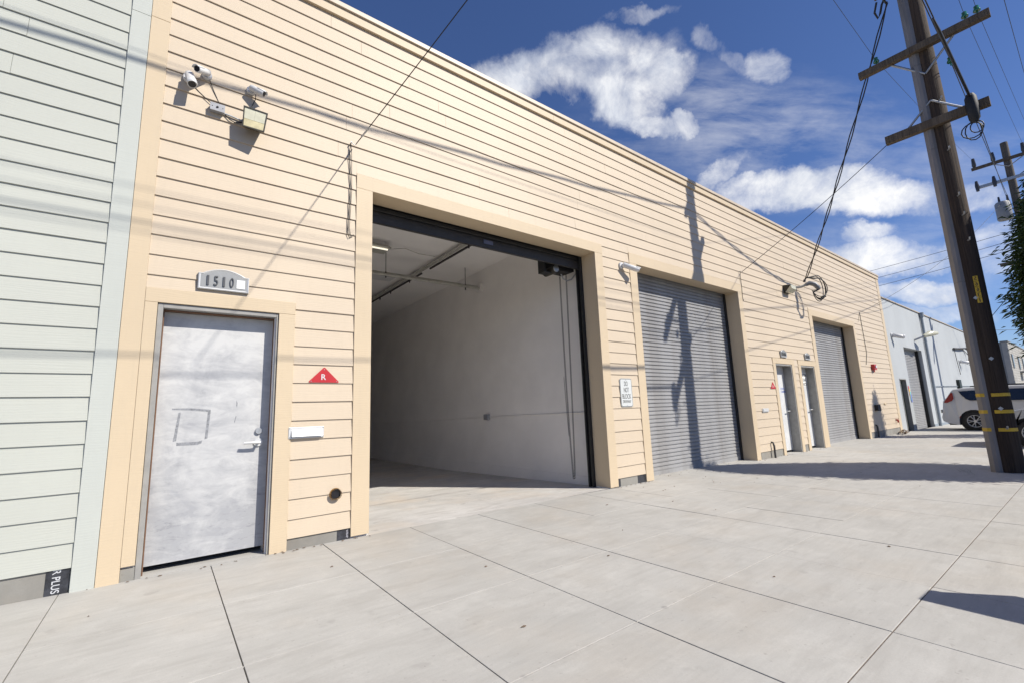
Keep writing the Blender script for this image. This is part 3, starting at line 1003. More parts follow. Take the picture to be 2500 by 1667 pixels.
box('door_guide', 26.90, 26.978, 0.12, 0.22, bz - .1, 3.21, M_black, BB)
box('room_blank', 22.0, 27.4, 0.302, 0.32, -.4, 4, M_dark, BB)
MB().tube([(27.78, -0.07, -.25), (27.78, -0.07, 2.4), (27.80, -0.07, 4.85)], 0.055, 10).cone((27.80, -.07, 4.8), (27.80, -.07, 5.02), .09, .11, 10).build('downpipe', M_bluetrim, BB)
MB().tube([(28.05, -.03, 1.62), (33.9, -.03, 1.66), (40.9, -.03, 1.70)], 0.018, 6).build('conduit', M_bluetrim, BB)
box('wall_panel', 33.75, 34.35, -0.12, -0.001, 1.45, 2.0, M_greendoor, BB)
box('plinth', 26.981, 41.0, -0.02, -0.0005, -0.6, -0.05, M_bluetrim, BB)
# electrical service on it
sv = thing('weatherhead', 'weatherhead with drooping loops high on the pale blue wall', 'weatherhead', (35.2, 0, 3.7))
MB().tube([(34.4, -.06, 3.72), (36.0, -.10, 3.80), (37.8, -.10, 3.92), (38.3, -.2, 3.75), (38.35, -.2, 3.45)], 0.05, 8).build('mast', M_rust, sv)
MB().tube([(36.6, -.1, 3.85), (36.8, -.3, 3.4), (36.4, -.25, 2.9), (35.9, -.1, 3.0)], .016, 5).build('loop', M_cable, sv)
MB().tube([(37.6, -.12, 3.95), (37.9, -.5, 3.5), (37.9, -.4, 2.95), (37.6, -.15, 2.9)], .016, 5).build('loop', M_cable, sv)
MB().tube([(34.5, -.06, 3.68), (34.6, -.07, 3.0), (34.9, -.07, 2.3)], .014, 5).build('loop', M_cable, sv)

# ------------------------------------------------------------------ far masonry building
FB = thing('masonry_building', 'far off-white masonry building with tall slit windows behind the utility pole', 'building', (58, 3, -0.3))
box('wall', 50.0, 80.0, -0.87, -0.57, -0.8, 5.0, M_brickw, FB)
box('wall', 50.0, 50.3, -0.569, 12, -0.8, 5.0, M_greyside, FB)
box('roof', 50.1, 80, -0.5, 12, 4.6, 4.9, M_found, FB)
box('parapet_cap', 49.95, 80.0, -0.93, -0.5, 5.001, 5.09, M_greyside, FB)
rowc = 0
zz = 1.9
while zz < 4.98:
    mb = MB()
    x = 50.0 + (0.2 if rowc % 2 else 0.0)
    while x < 70:
        mb.box(x + .01, x + 0.39, -0.885, -0.871, zz + .008, zz + 0.192)
        x += 0.4
    o = mb.build('block_course', M_brickw, FB)
    o['kind'] = 'stuff'
    zz += 0.2
    rowc += 1
for x in (50.75, 54.9, 58.2, 62.0, 66):
    w_ = box('window', x, x + 0.7, -0.93, -0.8865, 3.05, 4.15, M_framep, FB)
    box('pane', x + .07, x + 0.63, -0.945, -0.931, 3.12, 4.08, M_glass, w_)
box('awning', 54.8, 56.6, -1.5, -0.89, 2.80, 2.92, M_greyside, FB)
box('ledge', 49.6, 52.0, -1.3, -0.886, 1.72, 1.86, M_greyside, FB)

# ------------------------------------------------------------------ fixtures on the warehouse wall
def bullet(base, lens, label, r=0.031, grp='security cameras on the peach wall'):
    b, l = Vector(base), Vector(lens)
    c = thing('security_camera', label, 'camera', b, grp)
    d = (l - b)
    ax = d.normalized()
    joint = b + Vector((0, -0.055, -0.0)) + ax * 0.02
    MB().cone(b + Vector((0, -0.006, 0)), b + Vector((0, -0.030, 0)), r * 1.35, r * 1.2, 20).build('mount', M_plastic, c)
    MB().tube([b + Vector((0, -0.028, 0)), joint], r * 0.5, 10).build('arm', M_plastic, c)
    ax = (l - joint).normalized()
    bs = joint - ax * 0.03
    body = MB().tube([bs, bs + ax * 0.008, l - ax * 0.02, l - ax * .012], [r * 0.75, r, r, r], 18)
    body.build('body', M_plastic, c)
    up = Vector((0, 0, 1))
    MB().cone(l - ax * 0.012, l - ax * 0.004, r * 0.98, r * 0.98, 18).build('ring', M_plastic, c)
    MB().cone(l - ax * 0.004, l - ax * 0.002, r * 0.80, r * 0.80, 18).build('lens', M_lens, c)
    # short sun hood over the front
    side = ax.cross(up).normalized()
    u2 = side.cross(ax)
    hood = MB()
    n = 9
    vs = []
    for t in range(n):
        a = math.pi * (0.12 + 0.76 * t / (n - 1))
        dv = math.cos(a) * side + math.sin(a) * u2
        for q, rr in ((-0.07, r * 1.12), (0.014, r * 1.12), (0.014, r * 1.02), (-0.07, r * 1.02)):
            vs.append(l + ax * q + dv * rr)
    fs = []
    for t in range(n - 1):
        for k in range(4):
            fs.append((t * 4 + k, t * 4 + (k + 1) % 4, t * 4 + 4 + (k + 1) % 4, t * 4 + 4 + k))
    hood.add(vs, fs, True)
    hood.build('sun_hood', M_plastic, c)
    return c


bullet((0.100, -0.012, 4.388), (0.016, -0.165, 4.325), 'white bullet camera pointing up and left, highest of the pair left of the floodlight')
bullet((-0.030, -0.012, 4.300), (-0.006, -0.150, 4.165), 'white bullet camera facing down, lower left of the pair near the corner board', 0.038)
bullet((0.461, -0.012, 4.390), (0.566, -0.120, 4.338), 'white bullet camera aimed right, directly above the yellowed floodlight')
bullet((6.030, -0.012, 3.555), (6.285, -0.185, 3.475), 'white bullet camera beside the top left corner of the middle grey roll-up door', 0.045)


def wire(name, pts, r, label, cat='cable', sag=0.0, n=6, mat=None, grp=None, seg=14):
    P = [Vector(p) for p in pts]
    if len(P) == 2 and sag:
        a, b = P
        P = [a.lerp(b, t / seg) + Vector((0, 0, -4 * sag * (t / seg) * (1 - t / seg))) for t in range(seg + 1)]
    o = MB().tube(P, r, n).build(name, mat or M_cable)
    return tag(o, label, cat, grp)


JB = thing('junction_box', 'small grey junction box wired to the two left cameras', 'box', (0.195, 0, 4.05))
box('body', 0.142, 0.252, -0.066, -0.008, 4.040, 4.108, M_boxgrey, JB, bevel=0.002)
box('cover', 0.139, 0.255, -0.0695, -0.0665, 4.037, 4.111, M_boxgrey, JB)
MB().cone((0.196, -.0695, 4.075), (0.196, -.078, 4.075), .010, .008, 10).build('plug', M_black, JB)
for sx in (0.156, 0.238):
    MB().cone((sx, -.0695, 4.075), (sx, -.072, 4.075), .004, .004, 8).build('screw', M_black, JB)
MB().tube([(.252, -.03, 4.055), (.30, -.03, 4.052), (.345, -.03, 4.045), (.40, -.03, 4.035)], 0.008, 8).build('conduit', M_galv, JB)
wire('camera_cable', [(-0.02, -.018, 4.27), (0.05, -.019, 4.20), (0.165, -.024, 4.108)], .0035, 'thin grey cable from the lower left camera down to the junction box')
wire('camera_cable', [(0.125, -.018, 4.35), (0.16, -.019, 4.26), (0.20, -.02, 4.17), (0.225, -.024, 4.110)], .0035, 'thin grey cable from the upper camera down to the junction box')
wire('camera_cable', [(0.50, -.06, 4.345), (0.502, -.025, 4.31), (0.485, -.02, 4.26), (0.462, -.05, 4.165)], .0035, 'thin cable from the right camera to the floodlight')
wire('camera_cable', [(0.256, -.03, 4.052), (0.30, -.032, 4.01), (0.345, -.03, 3.995), (0.40, -.03, 4.02)], .005, 'slack loop of cable between the junction box and floodlight')

FL = thing('floodlight', 'square bronze floodlight with a yellowed lens below the right camera', 'floodlight', (0.49, 0, 4.0))
f4 = [Vector(p) for p in ((0.394, -0.150, 3.908), (0.574, -0.178, 3.893), (0.598, -0.183, 4.098), (0.396, -0.155, 4.120))]
bk = [Vector(p) for p in ((0.43, -0.008, 3.99), (0.565, -0.008, 3.985), (0.565, -0.008, 4.085), (0.43, -0.008, 4.095))]
MB().hexa([f4[0], f4[1], bk[1], bk[0], f4[3], f4[2], bk[2], bk[3]]).build('housing', M_bronze, FL, bevel=0.004)
cn = sum(f4, Vector()) / 4
nrm = (f4[1] - f4[0]).cross(f4[3] - f4[0]).normalized()
if nrm.y > 0:
    nrm = -nrm


def fl(u, v, d):
    p = f4[0].lerp(f4[1], u).lerp(f4[3].lerp(f4[2], u), v)
    return p + nrm * d


fr = MB()
for u0, u1, v0, v1 in ((0, 1, 0, .055), (0, 1, .945, 1), (0, .05, .056, .944), (.95, 1, .056, .944)):
    fr.hexa([fl(u0, v0, .0006), fl(u1, v0, .0006), fl(u1, v0, .012), fl(u0, v0, .012), fl(u0, v1, .0006), fl(u1, v1, .0006), fl(u1, v1, .012), fl(u0, v1, .012)])
fr.build('rim', M_bronze, FL)
M_prism2 = simple('yellowed_glass_pale', (0.62, 0.60, 0.46), 0.22, 0, 0.12, 6)
for (u0, u1, v0, v1, m, d) in ((.055, .49, .42, .94, M_prism2, .006), (.495, .945, .42, .94, M_prism2, .0065), (.055, .945, .06, .40, M_prism, .008)):
    MB().hexa([fl(u0, v0, .0006), fl(u1, v0, .0006), fl(u1, v0, d), fl(u0, v0, d), fl(u0, v1, .0006), fl(u1, v1, .0006), fl(u1, v1, d), fl(u0, v1, d)]).build('lens', m, FL)


M_plq = simple('plaque_face', (0.300, 0.304, 0.300), 0.45, 0.25, 0.06, 30)


def plaque(x0, x1, z0, z1, num, label, sq=False):
    p = thing('house_number_plaque', label, 'plaque', ((x0 + x1) / 2, 0, z0), 'arched number plaques above the doors')
    w, h = x1 - x0, z1 - z0
    def arch(ins, zc=0):
        a, b, lo, sh, top = x0 + ins, x1 - ins, z0 + ins, z1 - h * 0.26 - ins * 0.9, z1 - ins
        pts = [(a, lo), (b, lo), (b, sh)]
        for t in range(13):
            f = t / 12
            x = b - ins * .3 - (w - 2 * ins) * (0.08 + 0.84 * f)
            zz_ = sh + (top - sh) * (math.sin(math.pi * f) ** 0.85)
            pts.append((x, zz_))
        pts.append((a, sh))
        return pts
    MB().prism(arch(0), -0.040, -0.010, 'y').build('plate', M_plq, p)
    inner, outer = arch(w * 0.045), arch(0)
    n = len(outer)
    ring = MB()
    vs = [(a[0], -0.0402, a[1]) for a in outer] + [(a[0], -0.047, a[1]) for a in arch(w * 0.018)] + [(a[0], -0.0402, a[1]) for a in inner]
    ring.add(vs, [(i, (i + 1) % n, n + (i + 1) % n, n + i) for i in range(n)] + [(n + i, n + (i + 1) % n, 2 * n + (i + 1) % n, 2 * n + i) for i in range(n)])
    ring.build('rim', M_alu, p)
    dm = simple('digit_metal', (0.10, 0.10, 0.10), 0.4, 0.4) if 'digit_metal' not in MATS else MATS['digit_metal']
    x = x0 + w * 0.185
    cw = w * (0.155 if sq else 0.20)
    for c in num:
        text('digit', c, dm, p, (x, -0.044, z0 + h * 0.42), cw * (0.26 if c == '1' else 0.52), h * 0.44, depth=0.006)
        x += cw
    if sq:
        box('white_tag', x0 + w * 0.745, x0 + w * 0.915, -0.0445, -0.0405, z0 + h * 0.18, z0 + h * 0.58, M_paper, p)
    return p


plaque(0.146, 0.535, 2.325, 2.525, '1510', 'silver arched number plaque 1510 with a white square beside the digits', True)
plaque(11.93, 12.26, 2.25, 2.44, '1516', 'silver arched number plaque above the left of the twin pale doors')
plaque(13.42, 13.75, 2.245, 2.435, '1518', 'silver arched number plaque above the right of the twin pale doors')


def tri(x0, x1, z0, z1, label):
    t = thing('triangle_sign', label, 'sign', ((x0 + x1) / 2, 0, z0), 'red triangle signs')
    xm, w, h = (x0 + x1) / 2, x1 - x0, z1 - z0
    MB().prism([(x0, z0), (x1, z0), (x1 - .001, z0 + .012), (xm + .006, z1), (xm - .006, z1), (x0 + .001, z0 + .012)], -0.022, -0.019, 'y').build('plate', M_red, t)
    text('lettering', 'R', M_signw, t, (xm - .004, -0.0225, z0 + h * 0.37), w * 0.16, h * 0.38, depth=0.0008, bold=0.012)
    for sx, sz in ((x0 + .02, z0 + .012), (x1 - .02, z0 + .012), (xm, z1 - .02)):
        MB().cone((sx, -.022, sz), (sx, -.0235, sz), .0045, .0045, 8).build('screw', M_galv, t)
    return t


tri(1.087, 1.369, 1.520, 1.668, 'red triangle sign with a white R right of the scuffed steel door')
tri(11.185, 11.450, 1.478, 1.632, 'red triangle sign with a white R left of the twin pale doors')

MS = thing('mail_slot', 'polished mail slot with a raised flap right of the scuffed steel door', 'mail slot', (1.08, 0, 1.0))
box('plate', 0.922, 1.238, -0.030, -0.019, 0.990, 1.094, M_alu, MS, bevel=0.002)
MB().hexa([(0.948, -0.055, 1.008), (1.222, -0.055, 1.008), (1.222, -0.050, 1.008), (0.948, -0.050, 1.008), (0.948, -0.034, 1.074), (1.222, -0.034, 1.074), (1.222, -0.031, 1.074), (0.948, -0.031, 1.074)]).build('flap', M_alu, MS)
for sx in (.931, 1.230):
    for sz in (1.0, 1.084):
        MB().cone((sx, -.030, sz), (sx, -.032, sz), .004, .004, 8).build('screw', M_black, MS)
MS2 = thing('mail_slot', 'small mail slot low on the boards left of the twin pale doors', 'mail slot', (10.77, 0, 1.0))
box('plate', 10.62, 10.92, -0.028, -0.018, 0.950, 1.035, M_alu, MS2)
box('flap', 10.645, 10.895, -0.037, -0.029, 0.965, 1.02, M_alu, MS2)

SG = thing('parking_sign', 'white DO NOT BLOCK DRIVEWAY sign left of the middle roll-up door', 'sign', (5.905, 0, 1.19))


def rrect(x0, x1, z0, z1, r, n=5):
    pts = []
    for cx, cz, a0 in ((x1 - r, z0 + r, -90), (x1 - r, z1 - r, 0), (x0 + r, z1 - r, 90), (x0 + r, z0 + r, 180)):
        for i in range(n + 1):
            a = rad(a0 + 90 * i / n)
            pts.append((cx + r * math.cos(a), cz + r * math.sin(a)))
    return pts


MB().prism(rrect(5.756, 6.056, 1.175, 1.635, .035), -0.026, -0.0235, 'y').build('plate', M_signw, SG)
MB().prism(rrect(5.762, 6.050, 1.181, 1.629, .031), -0.0268, -0.0262, 'y').build('border', M_ink, SG)
MB().prism(rrect(5.770, 6.042, 1.189, 1.621, .026), -0.0276, -0.0270, 'y').build('face', M_signw, SG)
for s_, z_, w_, h_ in (('DO', 1.548, .085, .075), ('NOT', 1.448, .125, .075), ('BLOCK', 1.345, .215, .075), ('DRIVEWAY', 1.262, .205, .046)):
    text('lettering', s_, M_ink, SG, (5.906, -0.0282, z_), w_, h_, depth=0.0006, bold=0.0)
for z_ in (1.606, 1.203):
    MB().cone((5.906, -.0276, z_), (5.906, -.031, z_), .006, .006, 8).build('screw', M_galv, SG)

# service drops and hanging cables
def hanger(name, P, low, lab, r=0.0042, side=0.05):
    x, z = P
    t = thing(name, lab, 'cable', (x, 0, z))
    MB().cone((x, -.018, z), (x, -.055, z + .005), .007, .006, 8).tube([(x, -.055, z + .005), (x + .025, -.07, z - .03), (x + .05, -.06, z - .01)], .004, 6).build('hook', M_galv, t)
    MB().tube([(x, -.04, z), (x - .012, -.028, z - .1), (x + .004, -.026, (z + low) / 2), (x - .015, -.026, low + .06), (x + .004, -.027, low), (x + .05, -.025, low + .035)], r, 6).build('drop', M_cable, t)
    MB().tube([(x, -.04, z - .02), (x + .012, -.030, z - .12), (x + .022, -.026, (z + low) / 2), (x + .004, -.026, low + .10), (x + .02, -.027, low + .02), (x + .055, -.025, low + .04)], r * .7, 6).build('drop', M_cable, t)
    return t


hanger('hanging_cable', (1.440, 4.172), 3.075, 'pair of thin black cables hanging beside the open bay top left corner')
hanger('hanging_cable', (10.317, 4.155), 3.46, 'thin cable loop hanging beside the top right of the middle roll-up door', .004)
t3 = thing('hanging_cable', 'thin cable zigzagging down the wall right of the far roll-up door', 'cable', (18.74, 0, 4.09))
MB().tube([(18.74, -.03, 4.09), (18.80, -.025, 3.4), (18.84, -.025, 2.69), (18.60, -.025, 2.30)], .008, 6).build('drop', M_cable, t3)
MB().tube([(18.72, -.03, 4.09), (18.45, -.025, 3.72)], .004, 5).build('drop', M_cable, t3)

M_hood = simple('weathered_zinc', (0.20, 0.205, 0.215), 0.5, 0.2, 0.25, 20)
SM = thing('weatherhead', 'grey service weatherhead with black cable loops above the twin pale doors', 'weatherhead', (13.5, 0, 4.2))
MB().cone((13.42, -.012, 4.22), (13.44, -.04, 4.22), .05, .05, 12).tube([(13.44, -.02, 4.22), (13.52, -.14, 4.22), (13.60, -.26, 4.27)], .034, 10).build('mast', M_steelpipe, SM)
MB().tube([(13.58, -.24, 4.26), (13.64, -.31, 4.30), (13.72, -.40, 4.26), (13.76, -.46, 4.16), (13.765, -.48, 4.10)], [.045, .06, .064, .06, .04], 12).build('hood', M_hood, SM)
for dx, top, low, far in ((0.0, 4.50, 3.80, .30), (.03, 4.46, 3.86, .46), (-.02, 4.42, 3.92, .58), (.05, 4.53, 3.84, .40)):
    P = []
    for t in range(17):
        a = rad(128 - 286 * t / 16)
        P.append((13.86 + dx + (.19 + far * .16) * math.cos(a), -.36 - far * .35 * (0.5 + .5 * math.cos(a)), (top + low) / 2 + (top - low) / 2 * math.sin(a)))
    P[0] = (13.67, -.25, 4.47)
    P.append((13.77, -.48, 4.10))
    MB().tube(P, .011, 6).build('loop', M_cable, SM)
for k in range(4):
    MB().cone((13.80 + k * .06, -.45 - k * .02, 3.86 + .03 * k), (13.86 + k * .06, -.46 - k * .02, 3.84 + .03 * k), .022, .020, 8).build('splice', M_cable, SM)
MB().cone((13.64, -.19, 4.36), (13.655, -.21, 4.42), .03, .03, 10).cone((13.655, -.21, 4.42), (13.67, -.24, 4.47), .018, .022, 8).build('insulator', M_porc, SM)

WL = thing('wall_lamp', 'small dark wedge wall lamp left of the weatherhead', 'wall lamp', (12.85, 0, 4.0))
MB().prism([(-0.012, 3.97), (-0.012, 4.17), (-0.20, 4.15), (-0.05, 3.97)], 12.66, 12.98, 'x').build('housing', M_bronze, WL)
MB().prism([(-0.055, 3.972), (-0.202, 4.146), (-0.215, 4.05), (-0.12, 3.965)], 12.67, 12.97, 'x').build('lens', M_prism2, WL)

FBx = thing('fire_bell', 'small red alarm box high on the boards right of the far bay', 'alarm', (19.24, 0, 2.2))
box('body', 19.12, 19.38, -.11, -.012, 2.13, 2.32, M_red, FBx, bevel=.006)
box('strobe', 19.19, 19.31, -.135, -.111, 2.20, 2.28, M_plastic, FBx)
MB().cone((19.22, -.06, 2.13), (19.22, -.06, 2.06), .02, .02, 8).build('fitting', M_red, FBx)
GB = thing('meter_box', 'black box low on the wall in the tree shadow right of the far bay', 'box', (18.9, 0, .8))
box('body', 18.78, 19.06, -.10, -.012, 0.76, 0.95, M_black, GB, bevel=.004)
box('lid', 18.77, 19.07, -.115, -.101, 0.75, 0.96, M_black, GB)
RB = thing('hose_bib', 'tiny red fitting near the right end of the peach wall', 'fitting', (21.05, 0, .34))
MB().cone((21.05, -.012, .36), (21.05, -.07, .36), .02, .02, 8).cone((21.05, -.07, .37), (21.05, -.07, .28), .03, .025, 8).build('body', M_redprim, RB)
MB().cone((21.05, -.05, .39), (21.05, -.05, .41), .04, .04, 8).build('wheel', M_redprim, RB)
PL3 = thing('mail_slot', 'faint small plate on the boards near the right end of the peach wall', 'plate', (20.02, 0, .95))
box('plate', 19.90, 20.14, -.026, -.016, .93, 1.0, M_trim, PL3)
box('flap', 19.92, 20.12, -.034, -.027, .94, .985, M_trim, PL3)

# fixtures of the blue building
c5 = bullet((22.40, -.01, 3.56), (22.72, -.30, 3.48), 'white dome camera at the left end of the pale blue wall', 0.075, 'security cameras on the blue wall')
c6 = bullet((35.7, -.01, 3.05), (36.1, -.35, 2.97), 'white camera below the service head on the pale blue wall', 0.085, 'security cameras on the blue wall')
AL = thing('wall_lamp', 'pale arm lamp beside the downpipe on the pale blue wall', 'wall lamp', (26.2, 0, 3.8))
MB().tube([(26.0, -.0, 3.62), (26.05, -.2, 3.70), (26.2, -.35, 3.78)], .04, 8).build('arm', M_galv, AL)
MB().tube([(26.15, -.32, 3.76), (26.4, -.5, 3.86), (26.9, -.62, 3.90)], [.07, .13, .08], 10).build('head', M_prism2, AL)
FG = thing('flag_sticker', 'small multicoloured pennant hung right of the dark green door', 'flag', (23.6, 0, 1.2))
for i, c in enumerate(((.6, .1, .1), (.7, .5, .05), (.1, .5, .55), (.15, .2, .55))):
    MB().prism([(23.55 + .05 * i, 1.62 - .12 * i), (23.68 + .05 * i, 1.60 - .10 * i), (23.72 + .04 * i, 1.25 - .09 * i), (23.60 + .04 * i, 1.22 - .09 * i)], -.012 - .002 * i, -.008 - .002 * i, 'y').build('strip', simple('flag_colour_%d' % i, c, .7), FG)

# ------------------------------------------------------------------ inside the open unit
OP = thing('door_opener', 'black chain hoist door opener under the rolled door in the open bay', 'door opener', (5.05, .6, 3.5))
box('gearbox', 4.86, 5.30, 0.46, 0.70, 3.44, 3.70, M_black, OP, bevel=.01)
box('bracket', 4.735, 4.765, 0.50, 0.66, 3.40, 3.72, M_black, OP)
box('bracket', 4.735, 4.90, 0.50, 0.66, 3.385, 3.40, M_black, OP)
MB().cone((4.93, .44, 3.45), (4.93, .70, 3.45), .075, .075, 18).build('motor', M_bronze, OP)
MB().cone((4.93, .425, 3.45), (4.93, .44, 3.45), .055, .06, 18).build('motor_cap', M_galv, OP)
MB().cone((5.03, .44, 3.58), (5.03, .458, 3.58), .11, .11, 20).build('sprocket', M_black, OP)
box('side_plate', 5.30, 5.345, 0.44, 0.72, 3.46, 3.66, M_black, OP)
MB().tube([(5.19, .60, 3.45), (5.24, .60, 3.37), (5.31, .58, 3.335), (5.38, .54, 3.36), (5.43, .48, 3.45), (5.44, .42, 3.55)], .012, 8).build('flex_conduit', M_galv, OP)
ch = MB()


def link(p, flat):
    w, hh, r = .0125, .024, .0052
    pts = []
    for i in range(9):
        a = 2 * math.pi * i / 8
        dx = w * math.cos(a)
        dz = hh * math.sin(a)
        pts.append((p[0] + (dx if flat else 0), p[1] + (0 if flat else dx), p[2] + dz))
    ch.tube(pts, r, 4)


path = []
for i in range(81):
    t = i / 80
    path.append((5.165 + .055 * t ** 3, .60, 3.43 - 3.33 * t))
for i in range(81):
    t = i / 80
    path.append((5.245 + .07 * t ** .5 * 1.0, .60, .10 + 3.37 * t))
for i, p in enumerate(path):
    link(p, i % 2 == 0)
o = ch.build('pull_chain', M_rust, OP)
o['kind'] = 'stuff'
MB().tube([(5.15, .62, 1.7), (5.19, .62, .75)], .004, 5).build('pull_cord', M_cable, OP)

SP = thing('sprinkler_pipe', 'dark painted sprinkler pipe running back along the bay ceiling', 'pipe', (4.15, 4, 4.25))
MB().tube([(4.22, 0.5, 4.255), (4.19, 4, 4.255), (4.10, 14.7, 4.255)], .038, 10).build('pipe', M_steelpipe, SP)
MB().tube([(4.30, 0.5, 4.235), (4.275, 3.6, 4.235)], .022, 8).build('branch', M_rust, SP)
MB().tube([(4.27, 4.0, 4.235), (4.20, 9, 4.235)], .022, 8).build('branch', M_rust, SP)
for y in (1.95, 5.6, 6.3, 4.5):
    MB().cone((4.215, y, 4.23), (4.215, y, 4.14), .028, .010, 8).build('sprinkler_head', M_rust, SP)
CP = thing('hung_pipe', 'grey pipe hung level across the open bay on two rods', 'pipe', (4, 3.44, 3.9))
MB().tube([(1.12, 3.44, 3.865), (5.448, 3.44, 3.918)], .030, 10).build('pipe', M_steelpipe, CP)
MB().tube([(1.12, 3.50, 3.925), (5.448, 3.50, 3.978)], .014, 8).build('conduit', M_steelpipe, CP)
for x in (1.6, 3.232, 5.044):
    MB().cone((x, 3.44, 3.84), (x, 3.44, 4.339), .007, .007, 6).cone((x, 3.44, 3.83), (x, 3.44, 3.95), .014, .014, 8).build('hanger_rod', M_rust, CP)
box('flange', 5.40, 5.4495, 3.36, 3.56, 3.85, 4.02, M_white, CP)
M_tube = base_mat('lamp_tube')
M_tube[2].inputs['Base Color'].default_value = (0.8, 0.78, 0.7, 1)
M_tube[2].inputs['Emission Color'].default_value = (1.0, 0.93, 0.75, 1)
M_tube[2].inputs['Emission Strength'].default_value = 0.9
for i, (x0, x1, y0, y1, z0, lab) in enumerate(((1.85, 3.09, 2.80, 3.20, 4.20, 'shallow strip light near the front of the bay ceiling, partly hidden by the trim'), (2.75, 3.95, 4.67, 5.03, 4.27, 'unlit flat strip light further back on the bay ceiling'))):
    SL = thing('ceiling_light', lab, 'light', ((x0 + x1) / 2, (y0 + y1) / 2, z0), 'strip lights on the bay ceiling')
    MB().hexa([(x0 + .05, y0 + .06, z0 + .06), (x1 - .05, y0 + .06, z0 + .06), (x1 - .05, y1 - .06, z0 + .06), (x0 + .05, y1 - .06, z0 + .06), (x0, y0, z0), (x1, y0, z0), (x1, y1, z0), (x0, y1, z0)]).build('reflector', M_plastic if i else M_steelpipe, SL)
    box('gear_tray', x0 + .08, x1 - .08, y0 + .1, y1 - .1, z0 + .061, 4.339, M_plastic, SL)
    if i == 0:
        MB().cone((x0 + .03, y0 + .10, z0 - .014), (x1 - .04, y0 + .10, z0 - .014), .013, .013, 10).build('tube', M_tube[0], SL)
wire('light_flex', [(3.09, 3.0, 4.24), (3.4, 2.9, 4.28), (3.7, 2.95, 4.25), (3.95, 3.0, 4.28), (4.16, 3.05, 4.30)], .006, 'thin white flex from the strip light to the ceiling pipe', mat=M_steelpipe)
CO = thing('wall_conduit', 'thin conduit with an outlet along the right wall of the open bay', 'conduit', (5.44, 3.3, 1.1))
MB().tube([(5.437, .28, 1.115), (5.437, 3.2, 1.083)], .011, 6).build('pipe', M_white, CO)
MB().tube([(5.437, 3.4, 1.080), (5.437, 10.2, .955), (5.437, 14.7, .94)], .011, 6).build('pipe', M_white, CO)
box('outlet', 5.39, 5.449, 3.22, 3.38, 1.02, 1.14, M_galv, CO, bevel=.004)
box('cover_plate', 5.384, 5.3895, 3.225, 3.375, 1.025, 1.135, M_boxgrey, CO)

# ------------------------------------------------------------------ utility pole beside the kerb
PX, PY = 10.62, -3.645
UP = thing('utility_pole', 'dark creosoted utility pole numbered 56631 with yellow bands and two crossarms', 'utility pole', (PX, PY, gz(PX)), 'utility poles')
PT = 13.0


def pr(z):
    return 0.172 - 0.0035 * z


def pc(z):
    return Vector((PX, PY + 0.0045 * z, z))


pm = MB()
NS, NA = 26, 22
vs, fs = [], []
for i in range(NS + 1):
    z = gz(PX) - .2 + (PT + .2) * i / NS
    for k in range(NA):
        a = 2 * math.pi * k / NA
        rr = pr(z) * (1 + .02 * math.sin(3 * a + z) + R.uniform(-.008, .008))
        c = pc(z)
        vs.append((c.x + rr * math.cos(a), c.y + rr * math.sin(a), z))
for i in range(NS):
    for k in range(NA):
        fs.append((i * NA + k, i * NA + (k + 1) % NA, (i + 1) * NA + (k + 1) % NA, (i + 1) * NA + k))
fs.append(tuple(range(NS * NA, NS * NA + NA)))
pm.add(vs, fs, True)
pm.build('shaft', M_pole, UP)
# grey cable guard up the wall-side front
GA = rad(132)      # direction round the pole


def gpt(z, out, side):
    c = pc(z)
    return Vector((c.x + math.cos(GA) * out - math.sin(GA) * side, c.y + math.sin(GA) * out + math.cos(GA) * side, z))


gsec = [(-.075, -.02), (-.075, .06), (-.045, .095), (.045, .095), (.075, .06), (.075, -.02)]
for z0, z1 in ((gz(PX), 3.02), (3.024, 5.45), (5.454, 7.1), (7.104, 9.6)):
    g = MB()
    vs = []
    for z in (z0, z1):
        for sd_, ou in gsec:
            vs.append(gpt(z, pr(z) + ou - .03, sd_))
    n = len(gsec)
    g.add(vs, [(i, (i + 1) % n, n + (i + 1) % n, n + i) for i in range(n)] + [tuple(range(n)), tuple(range(n, 2 * n))[::-1]])
    g.build('cable_guard', M_pvc, UP)
for k in range(9):
    z = .3 + k * .62
    p = gpt(z, pr(z) - .005, -.085)
    MB().cone(p, gpt(z, pr(z) + .02, -.085), .009, .009, 8).build('bolt', M_rust, UP)
# bands: bright plates on the shaft, painted stripes on the guard
def on_pole(a0, a1, z0, z1, off, mat, name, parent=UP):
    mb = MB()
    n = 8
    vs = []
    for z in (z0, z1):
        c = pc(z)
        for t in range(n + 1):
            a = a0 + (a1 - a0) * t / n
            for o_ in (off, off + .003):
                rr = pr(z) * 1.028 + o_
                vs.append((c.x + rr * math.cos(a), c.y + rr * math.sin(a), z))
    m_ = 2 * (n + 1)
    fs = []
    for t in range(n):
        a, b = 2 * t, 2 * t + 2
        fs += [(a + 1, b + 1, m_ + b + 1, m_ + a + 1), (a, b, m_ + b, m_ + a), (a, b, b + 1, a + 1), (m_ + a, m_ + b, m_ + b + 1, m_ + a + 1)]
    fs += [(0, 1, m_ + 1, m_), (2 * n, 2 * n + 1, m_ + 2 * n + 1, m_ + 2 * n)]
    mb.add(vs, fs)
    return mb.build(name, mat, parent)


